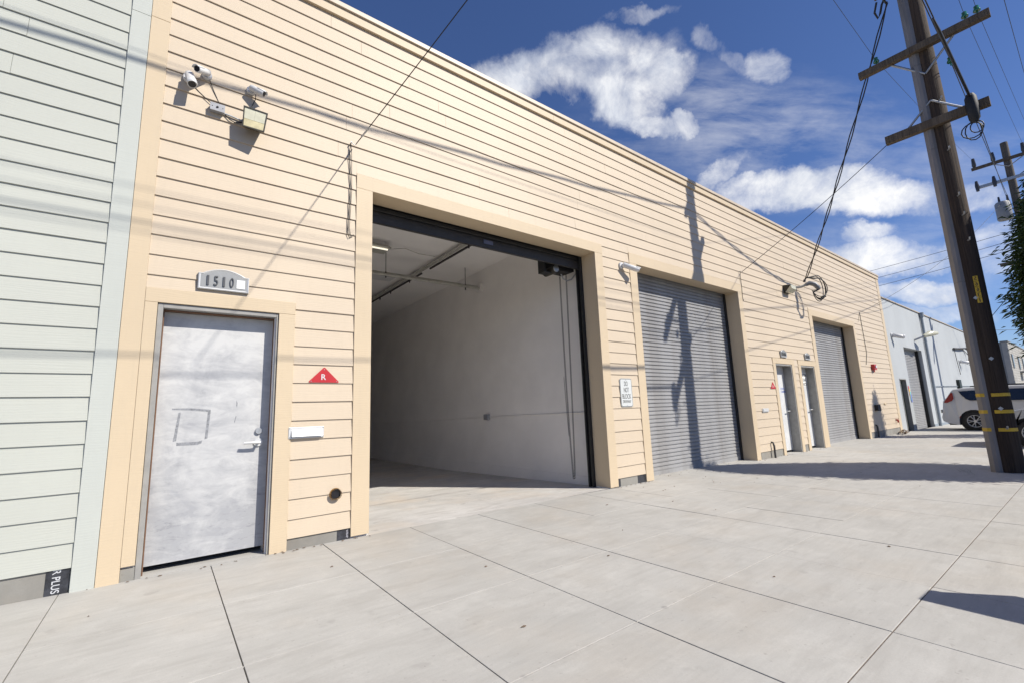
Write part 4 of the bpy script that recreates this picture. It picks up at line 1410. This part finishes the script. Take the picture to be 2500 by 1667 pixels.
for z in (1.15, .885, .605):
    on_pole(rad(172), rad(258), z - .03, z + .022, .001, M_yellow, 'reflector_band')
    b = MB()
    vs = []
    for zz_ in (z - .03, z + .025):
        for sd_, ou in gsec[1:5]:
            for e in (.001, .003):
                vs.append(gpt(zz_, pr(zz_) + ou - .03 + e, sd_ * (1.02 + e)))
    n = 8
    b.add(vs, [(1, 3, 11, 9), (3, 5, 13, 11), (5, 7, 15, 13), (0, 2, 3, 1), (2, 4, 5, 3), (4, 6, 7, 5), (8, 10, 11, 9), (10, 12, 13, 11), (12, 14, 15, 13), (0, 1, 9, 8), (6, 7, 15, 14)])
    b.build('painted_stripe', M_yellow, UP)
# number plates 5 6 6 3 1 down the shaft
TA = rad(204)
for i, c in enumerate('56631'):
    z = 3.04 - .092 * i
    a = TA
    ctr = pc(z) + Vector((math.cos(a), math.sin(a), 0)) * (pr(z) * 1.03 + .004)
    xd = Vector((math.sin(a), -math.cos(a), 0))
    nn = Vector((math.cos(a), math.sin(a), 0))
    pl = MB()
    vs = []
    for o_ in (0, .003):
        for dx, dz in ((-.030, -.043), (.030, -.043), (.030, .043), (-.030, .043)):
            vs.append(ctr + xd * dx + Vector((0, 0, dz)) + nn * o_)
    pl.hexa([vs[0], vs[1], vs[5], vs[4], vs[3], vs[2], vs[6], vs[7]])
    p_o = pl.build('number_plate', M_yellow, UP)
    text('digit', c, M_ink, p_o, ctr + nn * .0042, .030 if c != '1' else .012, .062, tuple(xd), (0, 0, 1), .0006, bold=.012)
for z, a in ((2.72, 190), (1.72, 200), (.93, 196)):
    ctr = pc(z) + Vector((math.cos(rad(a)), math.sin(rad(a)), 0)) * (pr(z) * 1.03 + .003)
    MB().cone(ctr, ctr + Vector((math.cos(rad(a)), math.sin(rad(a)), 0)) * .003, .032, .032, 4).build('metal_tag', M_galv, UP)
for z, a in ((5.35, 205), (4.5, 205), (4.15, 208), (3.7, 208), (6.3, 215), (.62, 200)):
    d_ = Vector((math.cos(rad(a)), math.sin(rad(a)), 0))
    c = pc(z) + d_ * pr(z)
    MB().tube([c, c + d_ * .07, c + d_ * .075 + Vector((0, 0, .04))], .012, 6).build('step_bolt', M_galv, UP)


# crossarms along Y, bolted to the camera side of the shaft
def arm(y0, y1, z, h_, x):
    return box('crossarm', x - .055, x + .055, y0, y1, z - h_ / 2, z + h_ / 2, M_arm, UP, bevel=.006)


def bar(p, q, name='brace', w=.02, mat=None):
    p, q = Vector(p), Vector(q)
    MB().tube([p, q], w, 4).build(name, mat or M_galv, UP)


AX_ = PX - pr(7) - .05
arm(-4.49, -2.70, 7.40, .13, AX_)
arm(-4.28, -2.92, 5.90, .15, AX_)
arm(-3.72, -3.12, 8.85, .11, AX_)
for a, b in (((AX_ + .04, PY + .04, 6.88), (AX_ + .045, -4.03, 7.34)), ((AX_ + .04, PY + .04, 6.88), (AX_ + .045, -3.19, 7.34)),
             ((AX_ + .04, PY + .04, 6.35), (AX_ + .045, -4.0, 5.96)), ((AX_ + .04, PY + .04, 6.35), (AX_ + .045, -3.21, 5.96))):
    bar(a, b)


def insulator(p, parent=UP, s=1.0, mat=None):
    x, y, z = p
    MB().cone((x, y, z), (x, y, z + .07 * s), .012 * s, .012 * s, 8).tube([(x, y, z + .06 * s), (x, y, z + .075 * s), (x, y, z + .10 * s), (x, y, z + .115 * s), (x, y, z + .15 * s), (x, y, z + .165 * s)], [.046 * s, .05 * s, .042 * s, .030 * s, .036 * s, .018 * s], 14).build('insulator', mat or M_ins, parent)


for y in (-2.99, -4.21, -4.355):
    insulator((AX_, y, 7.465))
insulator((AX_ + .12, -3.93, 6.86))
insulator((AX_, -3.2, 8.905))
# dark hanging splice case at the street end of the lower arm
SC = thing('splice_case', 'black cable splice case with loops hung on the lower crossarm end', 'splice case', (AX_ - .1, -4.08, 5.8))
MB().tube([(AX_ - .10, -4.08, 6.10), (AX_ - .10, -4.08, 6.04), (AX_ - .10, -4.08, 5.85), (AX_ - .10, -4.08, 5.66), (AX_ - .09, -4.07, 5.60)], [.05, .075, .08, .07, .04], 12).build('case', M_black, SC)
for k, (dy, low, w) in enumerate(((.10, 5.30, .10), (-.05, 5.42, .08), (.16, 5.36, .13))):
    P = [(AX_ - .1 + .02 * k, -4.07 + dy * .3 + w * math.cos(rad(90 + 360 * t / 12)), 5.62 - (5.62 - low) * (.5 - .5 * math.sin(rad(90 + 360 * t / 12)))) for t in range(13)]
    MB().tube(P, .009, 6).build('loop', M_cable, SC)

# ------------------------------------------------------------------ the next pole down the street
P2X, P2Y = 32.0, -3.55
U2 = thing('utility_pole', 'distant grey utility pole with transformer beyond the tree', 'utility pole', (P2X, P2Y, gz(P2X)), 'utility poles')
MB().cone((P2X, P2Y, -.3), (P2X, P2Y + .02, 13.35), .19, .135, 16).build('shaft', M_pole2, U2)
for y0, y1, z, m in ((-4.75, -2.30, 12.44, M_arm), (-4.65, -2.42, 11.43, M_galv)):
    box('crossarm', P2X - .22, P2X - .12, y0, y1, z - .07, z + .07, m, U2)
box('crossarm', P2X - .25, P2X - .13, -4.4, -2.58, 7.22, 7.38, M_arm, U2)
MB().tube([(P2X - .17, -3.05, 12.38), (P2X - .17, -3.55, 12.05), (P2X - .17, -4.1, 12.38)], .025, 5).build('brace', M_galv, U2)
for y, z in ((-2.42, 12.51), (-3.09, 12.51), (-4.1, 12.51), (-4.6, 12.51)):
    MB().tube([(P2X - .17, y, z), (P2X - .17, y, z + .1), (P2X - .17, y, z + .48)], [.05, .085, .06], 8).build('insulator', M_porc, U2)
for y in (-2.38, -2.98):
    MB().tube([(P2X - .26, y, 11.75), (P2X - .26, y, 11.5), (P2X - .26, y, 11.22)], [.05, .08, .06], 8).build('cutout', M_porc, U2)
MB().tube([(P2X - .35, -3.08, 9.42), (P2X - .35, -3.08, 9.47), (P2X - .35, -3.08, 10.25), (P2X - .35, -3.08, 10.32)], [.24, .27, .27, .22], 16).build('transformer', M_tank, U2)
MB().cone((P2X - .35, -3.0, 10.3), (P2X - .35, -3.0, 10.62), .05, .035, 8).build('bushing', M_porc, U2)
MB().cone((P2X - .35, -3.28, 10.3), (P2X - .35, -3.28, 10.62), .05, .035, 8).build('bushing', M_porc, U2)

# ------------------------------------------------------------------ overhead wires
GW = 'overhead wires along the street'


def street_wire(y, z, r, lab, x0=-24, z0=None, x1=P2X - .17, y1=None, z1=None, sag=.35, n=5):
    a = Vector((AX_, y, z))
    left = Vector((x0, y, z if z0 is None else z0))
    right = Vector((x1, y if y1 is None else y1, z if z1 is None else z1))
    P = []
    for t in range(13):
        f = t / 12
        P.append(left.lerp(a, f) + Vector((0, 0, -4 * sag * f * (1 - f))))
    for t in range(1, 13):
        f = t / 12
        P.append(a.lerp(right, f) + Vector((0, 0, -4 * sag * .6 * f * (1 - f))))
    o = MB().tube(P, r, n).build('overhead_wire', M_cable)
    return tag(o, lab, 'wire', GW)


street_wire(-2.99, 7.57, .0036, 'thin overhead wire on the wall-side insulator of the upper crossarm', y1=-2.42, z1=12.9, sag=.15)
street_wire(-4.21, 7.57, .0036, 'thin overhead wire on the inner street-side glass insulator', y1=-4.3, z1=11.5, sag=.15)
street_wire(-4.355, 7.57, .0036, 'thin overhead wire on the outermost street-side glass insulator', y1=-4.6, z1=11.6, sag=.15)
street_wire(-4.66, 7.60, .005, 'overhead wire passing clear of the crossarms at the top right', z0=7.5, y1=-4.75, z1=11.2, sag=.05)
street_wire(-4.08, 6.06, .0075, 'thick black telephone cable ending at the splice case', z0=5.85, y1=-3.30, z1=10.0, sag=.14, n=8)
MB_C = [(AX_ - .1 - .35 * k, -4.08, 6.055 - .012 * k) for k in range(9)]
wire('telephone_cable', MB_C, [.02] * 8 + [.010], 'thick black cable sheath running up to the splice case', n=8)
street_wire(-3.93, 6.98, .008, 'thin overhead wire on the low insulator beside the pole brace', z0=6.9, y1=-3.4, z1=9.7, sag=.12)
# twisted bundle from the top arm away to the left
P = []
for k in range(61):
    x = AX_ - k * .62
    P.append((x, -3.28 + .010 * math.sin(k * 2.1), 7.32 + .0036 * (x + 8.3) ** 2 + .010 * math.cos(k * 2.1)))
o = MB().tube(P, .018, 7).build('overhead_wire', M_cable)
tag(o, 'heavy twisted cable bundle leaving the top of the pole towards the left', 'wire', GW)
# two-strand service drop to the weatherhead
a, b = Vector((AX_, -3.30, 8.60)), Vector((13.67, -.25, 4.47))
for s_, lab in ((0, 'left strand of the twisted service drop from pole to weatherhead'), (1, 'right strand of the twisted service drop from pole to weatherhead')):
    P = []
    for k in range(25):
        f = k / 24
        q_ = a.lerp(b, f) + Vector((0, 0, -4 * .16 * f * (1 - f)))
        ph = 3.14159 * s_ + k * .9
        P.append(q_ + Vector((.022 * math.cos(ph), .022 * math.sin(ph), .01 * math.sin(ph))))
    tag(MB().tube(P, .013, 6).build('service_drop', M_cable), lab, 'wire', 'service drop strands')
wire('bundle_clamp', [(AX_ - .05, -3.32, 8.74), (AX_ - .02, -3.22, 8.60), (AX_ + .02, -3.17, 8.47), (AX_ + .06, -3.12, 8.42), (AX_ - .04, -3.10, 8.5), (AX_ - .08, -3.16, 8.66)], .018, 'knot of cable tails where the service drop leaves the pole')
wire('telephone_drop', [(2.60, -4.08, 6.0), (1.49, -.06, 4.17)], .0055, 'thin telephone drop crossing the sky to the hook left of the open bay', sag=.03)
MB().tube([(1.55, -.28, 4.265), (1.51, -.14, 4.21)], .011, 6)
wire('drop_clamp', [(1.556, -.29, 4.265), (1.515, -.155, 4.212)], .010, 'grey wedge clamp at the end of the telephone drop by the open bay', mat=M_galv)
wire('telephone_drop', [(AX_, -2.94, 5.84), (10.36, -.06, 4.15)], .006, 'thin telephone drop from the lower crossarm to the middle bay hook', sag=.05)
wire('telephone_drop', [(P2X - .3, -3.1, 10.35), (18.78, -.05, 4.09)], .006, 'telephone drop from the far pole to the hook right of the far bay', sag=.45)
wire('telephone_drop', [(38, -4, 9.0), (37.3, -.2, 4.0)], .018, 'service drop reaching the weatherhead on the pale blue building', sag=.1)
for k, (y, z, z2) in enumerate(((-2.5, 7.9, 8.2), (-2.5, 7.55, 7.85), (-2.5, 8.6, 8.9))):
    wire('cross_street_wire', [(48 + k * 2, 24, 12.2 - .5 * k), (P2X + 2, -3.6, 9.4 - .45 * k)], .012, ['upper', 'lower', 'middle'][k] + ' of the three wires crossing the sky above the blue building', sag=.5, grp='wires crossing the far sky')
wire('cross_street_wire', [(42, 2, 5.75), (60, -5, 6.2)], .014, 'dark far wire just above the parapet of the blue building', sag=.1, grp='wires crossing the far sky')


# ------------------------------------------------------------------ vehicles
def wheel(parent, c, r, x_out, mat_rim, spokes=10):
    """wheel whose axle lies along X, outer face towards -X"""
    x, y, z = c
    w = bpy.data.objects.new('wheel', None)
    COL.objects.link(w)
    w.parent = parent
    w.location = Vector(c) - parent.location
    t = MB()
    prof = [(0.0, r * .66), (0.0, r * .90), (.02, r * .98), (.05, r), (.17, r), (.20, r * .96), (.21, r * .66)]
    n = 28
    vs = []
    for i in range(n):
        a = 2 * math.pi * i / n
        for px, pr_ in prof:
            vs.append((px, pr_ * math.cos(a), pr_ * math.sin(a)))
    m_ = len(prof)
    t.add(vs, [(i * m_ + k, i * m_ + k + 1, ((i + 1) % n) * m_ + k + 1, ((i + 1) % n) * m_ + k) for i in range(n) for k in range(m_ - 1)], True)
    t.build('tyre', M_rubber, w, local=True)
    rm = MB()
    rm.cone((.07, 0, 0), (.085, 0, 0), r * .66, r * .66, 24)
    rm.build('hub_back', M_black, w, local=True)
    rr = MB()
    ringv = []
    for i in range(n):
        a = 2 * math.pi * i / n
        for px, q in ((.005, r * .67), (-.004, r * .64), (.01, r * .60), (.05, r * .59)):
            ringv.append((px, q * math.cos(a), q * math.sin(a)))
    rr.add(ringv, [(i * 4 + k, i * 4 + k + 1, ((i + 1) % n) * 4 + k + 1, ((i + 1) % n) * 4 + k) for i in range(n) for k in range(3)], True)
    for k in range(spokes):
        a = 2 * math.pi * (k // 2) / (spokes / 2) + (.23 if k % 2 else -.23)
        a0 = 2 * math.pi * (k // 2) / (spokes / 2)
        p0 = Vector((.006, r * .14 * math.cos(a0), r * .14 * math.sin(a0)))
        p1 = Vector((.008, r * .62 * math.cos(a), r * .62 * math.sin(a)))
        rr.tube([p0, p1], r * .048, 4)
    rr.cone((-.004, 0, 0), (.02, 0, 0), r * .15, r * .17, 14)
    rr.build('rim', mat_rim, w, local=True)
    return w


def car_body(parent, prof, belt, x0, x1, mat, name='body', tumble=.17, y_shrink=0.0):
    """side profile (y,z) given as a closed outline, extruded across the width; sides lean in above the belt and round under"""
    bm = bmesh.new()
    xs = [x0, x0 + .06, x0 + (x1 - x0) * .5, x1 - .06, x1]
    ring = []
    for i, x in enumerate(xs):
        rowv = []
        for y, z in prof:
            e = (i in (0, 4))
            xx = x
            sgn = -1 if x < (x0 + x1) / 2 else 1
            if z > belt:
                f = (z - belt) / .65
                xx = x - sgn * tumble * min(1, f) * (1 if i != 2 else 0)
            rowv.append(bm.verts.new((xx, y, z if not e else z - (.03 if z > belt + .45 else 0))))
        ring.append(rowv)
    n = len(prof)
    for i in range(4):
        for k in range(n):
            fce = bm.faces.new((ring[i][k], ring[i][(k + 1) % n], ring[i + 1][(k + 1) % n], ring[i + 1][k]))
            fce.smooth = True
    f0 = bm.faces.new(ring[0])
    f1 = bm.faces.new(ring[4][::-1])
    bmesh.ops.triangulate(bm, faces=[f0, f1])
    bmesh.ops.recalc_face_normals(bm, faces=bm.faces)
    me = bpy.data.meshes.new(name)
    bm.to_mesh(me)
    bm.free()
    me.materials.append(mat)
    return place(name, me, parent)


def arch(cy, cz, r, a0=180, a1=0, n=9):
    return [(cy + r * math.cos(rad(a0 + (a1 - a0) * t / n)), cz + r * math.sin(rad(a0 + (a1 - a0) * t / n))) for t in range(n + 1)]


VX = 23.62
gzv = gz(VX) - .0
VN = thing('minivan', 'white minivan parked across the sidewalk by the pale blue wall, tail to the wall', 'minivan', (VX + 1, -3.4, gzv))
wr, wf = -1.715, -4.80
wz, wrd = gzv + .335, .335
prof = [(-.86, .22), (-.84, .36), (-.875, .50), (-.92, .80), (-.945, .96), (-1.06, 1.10), (-1.20, 1.33), (-1.26, 1.395), (-1.55, 1.435), (-2.4, 1.46), (-3.3, 1.44), (-3.9, 1.36), (-4.75, .92), (-5.3, .80), (-5.70, .60), (-5.78, .30), (-5.72, .10)]
prof += [(wf - .42, .06)] + [p for p in arch(wf, wz, .42)] + [(wf + .42, .05), (wr - .42, .05)] + [p for p in arch(wr, wz, .42)] + [(wr + .42, .07), (-1.0, .14)]
_seen = []
for p in prof:
    if not _seen or (abs(p[0] - _seen[-1][0]) + abs(p[1] - _seen[-1][1])) > .004:
        _seen.append(p)
car_body(VN, _seen, .92, VX, VX + 1.98, M_carw)
MB().box(VX + .12, VX + 1.86, -5.5, -1.0, gzv + .2, .75).build('underbody', M_black, VN)
def side_panel(poly, mat, name, off=.006, belt=.92, tumble=.17, X0=VX):
    mb = MB()
    vs = []
    for o_ in (0, .012):
        for y, z in poly:
            f = max(0, z - belt) / .65
            vs.append((X0 - off - .0 + tumble * min(1, f) + o_, y, z))
    n = len(poly)
    mb.add(vs, [tuple(range(n)), tuple(range(n, 2 * n))[::-1]] + [(i, n + i, n + (i + 1) % n, (i + 1) % n) for i in range(n)])
    return mb
side_panel([(-1.40, 1.315), (-1.47, 1.17), (-1.58, 1.02), (-1.68, .965), (-2.40, .94), (-2.40, 1.335), (-1.9, 1.33)], M_glass, 'x').build('side_window', M_glass, VN)
side_panel([(-2.46, 1.335), (-2.46, .938), (-3.30, .925), (-3.30, 1.33)], M_glass, 'x').build('side_window', M_glass, VN)
side_panel([(-3.37, 1.325), (-3.37, .922), (-4.35, .915), (-3.95, 1.27)], M_glass, 'x').build('side_window', M_glass, VN)
side_panel([(-.972, .90), (-.985, .955), (-1.07, 1.09), (-1.19, 1.28), (-1.235, 1.26), (-1.25, 1.05), (-1.20, .97), (-1.07, .905)], M_taill, 'x', .012).build('tail_lamp', M_taill, VN)
MB().tube([(VX + .25, -1.72, 1.475), (VX + .25, -2.4, 1.50), (VX + .25, -3.5, 1.475)], .022, 6).build('roof_rail', M_black, VN)
MB().box(VX + .06, VX + .10, -1.33, -1.28, .34, .44).build('reflector', M_taill, VN)
side_panel([(-1.31, .34), (-1.345, .40), (-1.37, .40), (-1.335, .34)], M_taill, 'x', .008).build('reflector', M_taill, VN)
MB().box(VX + .2, VX + 1.8, -.83, -.80, .52, .64).build('number_plate', M_signw, VN)
for yy in (wr, wf):
    wheel(VN, (VX + .02, yy, wz), wrd, VX, M_rim)
for yy in (wr, wf):
    MB().cone((VX + .10, yy, wz), (VX + .30, yy, wz), .41, .41, 20).build('wheel_well', M_black, VN)

CX = 15.92
gzc = gz(CX)
C2 = thing('parked_car', 'silver car nosed in across the sidewalk behind the utility pole', 'car', (CX + .9, -4.6, gzc))
wf2, wr2 = -3.62, -6.2
wz2, r2_ = gzc + .315, .315
prof = [(-2.80, .16), (-2.78, .42), (-2.86, .58), (-3.10, .69), (-3.5, .78), (-4.05, .86), (-4.85, 1.28), (-5.3, 1.36), (-6.0, 1.33), (-6.7, .98), (-7.05, .90), (-7.12, .45), (-7.05, .18)]
prof += [(wr2 - .38, .09)] + arch(wr2, wz2, .38) + [(wr2 + .38, .08), (wf2 - .38, .08)] + arch(wf2, wz2, .38) + [(wf2 + .38, .09)]
_seen = []
for p in prof:
    if not _seen or (abs(p[0] - _seen[-1][0]) + abs(p[1] - _seen[-1][1])) > .004:
        _seen.append(p)
car_body(C2, _seen, .86, CX, CX + 1.78, M_cars)
MB().box(CX + .12, CX + 1.66, -6.9, -3.0, gzc + .18, .62).build('underbody', M_black, C2)
side_panel([(-4.35, .90), (-4.90, 1.24), (-5.3, 1.29), (-5.3, .90)], M_glass, 'x', .006, .86, .17, CX).build('side_window', M_glass, C2)
side_panel([(-5.36, .90), (-5.36, 1.29), (-5.95, 1.26), (-6.45, .98)], M_glass, 'x', .006, .86, .17, CX).build('side_window', M_glass, C2)
side_panel([(-3.02, .50), (-3.02, .58), (-3.30, .66), (-3.30, .56)], M_plastic, 'x', .008, .86, .17, CX).build('headlight', M_plastic, C2)
MB().box(CX - .02, CX + .0, -3.75, -3.60, .62, .645).build('side_marker', M_black, C2)
for yy in (wf2, wr2):
    wheel(C2, (CX + .02, yy, wz2), r2_, CX, M_rim)
    MB().cone((CX + .10, yy, wz2), (CX + .30, yy, wz2), .37, .37, 20).build('wheel_well', M_black, C2)

# hatchback parked along the kerb just right of the photographer: its tail and roof spoiler throw the shadow at lower right
C3 = thing('parked_car', 'dark hatchback parked along the kerb casting its shadow over the pavement', 'car', (5.2, -6.0, gz(5)))
kz = gz(5) - .15


def along(parent, prof, belt, y0, y1, mat, tumble):
    bm = bmesh.new()
    ys = [y0, y0 + .06, (y0 + y1) / 2, y1 - .06, y1]
    ring = []
    for i, y in enumerate(ys):
        rv = []
        for x, z in prof:
            sgn = -1 if i < 2 else (1 if i > 2 else 0)
            f = max(0, z - belt) / .55
            rv.append(bm.verts.new((x, y - sgn * tumble * min(1, f), z)))
        ring.append(rv)
    n = len(prof)
    for i in range(4):
        for k in range(n):
            bm.faces.new((ring[i][k], ring[i][(k + 1) % n], ring[i + 1][(k + 1) % n], ring[i + 1][k]))
    f0 = bm.faces.new(ring[0])
    f1 = bm.faces.new(ring[4][::-1])
    bmesh.ops.triangulate(bm, faces=[f0, f1])
    bmesh.ops.recalc_face_normals(bm, faces=bm.faces)
    me = bpy.data.meshes.new('body')
    bm.to_mesh(me)
    bm.free()
    me.materials.append(mat)
    return place('body', me, parent)


pf = [(4.06, .20), (4.02, .50), (4.04, .86), (4.12, .98), (4.36, 1.26), (4.75, 1.32), (5.7, 1.34), (6.35, 1.24), (7.05, .96), (7.7, .84), (8.05, .66), (8.1, .30), (8.0, .18)]
pf = [(x, z + kz + .08) for x, z in pf]
along(C3, pf, kz + .98, -6.95, -5.10, M_cars, .62)
MB().hexa([(4.20, -6.95, kz + 1.33), (4.42, -6.95, kz + 1.35), (4.50, -5.06, kz + 1.35), (4.27, -5.03, kz + 1.33), (4.20, -6.95, kz + 1.36), (4.42, -6.95, kz + 1.38), (4.50, -5.06, kz + 1.38), (4.27, -5.03, kz + 1.36)]).build('roof_spoiler', M_cars, C3)
MB().hexa([(4.27, -5.14, kz + 1.05), (4.55, -5.14, kz + 1.05), (4.55, -5.08, kz + 1.05), (4.27, -5.08, kz + 1.05), (4.27, -5.12, kz + 1.335), (4.48, -5.12, kz + 1.345), (4.48, -5.06, kz + 1.345), (4.27, -5.06, kz + 1.335)]).build('spoiler_end', M_cars, C3)
for x in (4.75, 7.3):
    w = MB().cone((x, -5.12, kz + .31), (x, -5.32, kz + .31), .31, .31, 20)
    w.build('wheel', M_rubber, C3)


# ------------------------------------------------------------------ trees
def tree(base, prof, n, label, leaf=.13, seed=3, grp='street trees along the kerb', trunk=.085):
    rr = random.Random(seed)
    b = Vector(base)
    t = thing('street_tree', label, 'tree', b, grp)
    top = prof[-1][0]
    MB().tube([b + Vector((0, 0, -.1)), b + Vector((.03, .02, prof[0][0] * .6)), b + Vector((0, .03, prof[0][0] + .3)), b + Vector((.02, 0, top * .8))], [trunk, trunk * .8, trunk * .65, .02], 9).build('trunk', M_bark, t)
    lm = MB()
    for k in range(9):
        a = k * 2.4
        z0 = prof[0][0] + (top - prof[0][0]) * (.04 + .07 * k)
        ln = .75 * max(.25, max(r_ for z_, r_ in prof) * (1 - .07 * k))
        lm.tube([b + Vector((0, 0, z0)), b + Vector((ln * .5 * math.cos(a), ln * .5 * math.sin(a), z0 + .22)), b + Vector((ln * math.cos(a), ln * math.sin(a), z0 + .55))], [.03, .02, .006], 5)
    lm.build('limb', M_bark, t)
    V, F = [], []

    def rad_at(z):
        for (za, ra), (zb, rb) in zip(prof, prof[1:]):
            if za <= z <= zb:
                return ra + (rb - ra) * (z - za) / (zb - za)
        return prof[-1][1]

    clumps = []
    for k in range(int(n / 26)):
        z = rr.uniform(prof[0][0], top)
        ra = rad_at(z)
        a = rr.uniform(0, 6.283)
        q = ra * (rr.random() ** .32) * rr.uniform(.84, 1.02)
        clumps.append((Vector((q * math.cos(a), q * math.sin(a), z)), a))
    for c, a in clumps:
        s_ = rr.uniform(.06, .12)
        for j in range(26):
            off = Vector((rr.gauss(0, s_), rr.gauss(0, s_), rr.gauss(0, s_ * .8)))
            p = b + c + off
            az = a + rr.gauss(0, .9)
            d = Vector((math.cos(az), math.sin(az), rr.uniform(-.75, .35))).normalized()
            L = leaf * rr.uniform(.6, 1.25)
            wd = L * rr.uniform(.13, .19)
            sd_ = d.cross(Vector((rr.uniform(-.4, .4), rr.uniform(-.4, .4), 1))).normalized()
            up = sd_.cross(d)
            i0 = len(V)
            V += [p, p + d * L * .45 + sd_ * wd - up * .006, p + d * L * .45 + up * .012, p + d * L * .45 - sd_ * wd - up * .006, p + d * L - up * L * .12]
            F += [(i0, i0 + 1, i0 + 2), (i0, i0 + 2, i0 + 3), (i0 + 1, i0 + 4, i0 + 2), (i0 + 2, i0 + 4, i0 + 3)]
    me = bpy.data.meshes.new('crown')
    me.from_pydata([tuple(v) for v in V], [], F)
    me.materials.append(M_leaf)
    place('crown', me, t)
    return t


tree((11.45, -5.10, gz(11.4) - .05), [(1.75, .70), (2.0, .98), (2.4, 1.1), (2.8, 1.12), (3.7, .98), (4.3, .78), (4.9, .5), (5.3, .2)], 60000, 'dense dark-leaved street tree at the right edge, nearest the camera', .125, 3)
tree((21.9, -5.15, gz(21)), [(1.9, .5), (2.5, .95), (3.6, .98), (4.8, .66), (5.9, .34), (6.6, .06)], 9000, 'tall narrow street tree further along, its shadow on the far bay', .15, 5)
# weeds and dead palm twigs
wd_ = MB()
for k in range(26):
    a = R.uniform(0, 6.28)
    p = Vector((PX - .5 + R.uniform(-.25, .25), PY + .42 + R.uniform(-.12, .12), gz(PX)))
    h_ = R.uniform(.03, .10)
    d_ = Vector((math.cos(a), math.sin(a), 0)) * h_
    wd_.add([p + Vector((-.008, 0, 0)), p + Vector((.008, 0, 0)), p + d_ + Vector((0, 0, h_))], [(0, 1, 2)])
tag(MB().add(wd_.v, wd_.f).build('weed', M_leaf), 'small tuft of weeds at the foot of the utility pole', 'weed')
tw = MB()
for k in range(12):
    a = R.uniform(-.6, .8)
    c = Vector((20.9 + R.uniform(-.3, .3), -.22 + R.uniform(-.12, .12), gz(21) + .03 + R.uniform(0, .08)))
    d_ = Vector((math.cos(a), .3 * math.sin(a), R.uniform(-.15, .15))) * R.uniform(.15, .45)
    tw.tube([c - d_, c + d_ * .2 + Vector((0, 0, .02)), c + d_], [.02, .016, .006], 5)
tag(tw.build('dead_branch', M_twig), 'dead grey branches lying at the foot of the peach wall right end', 'branch')
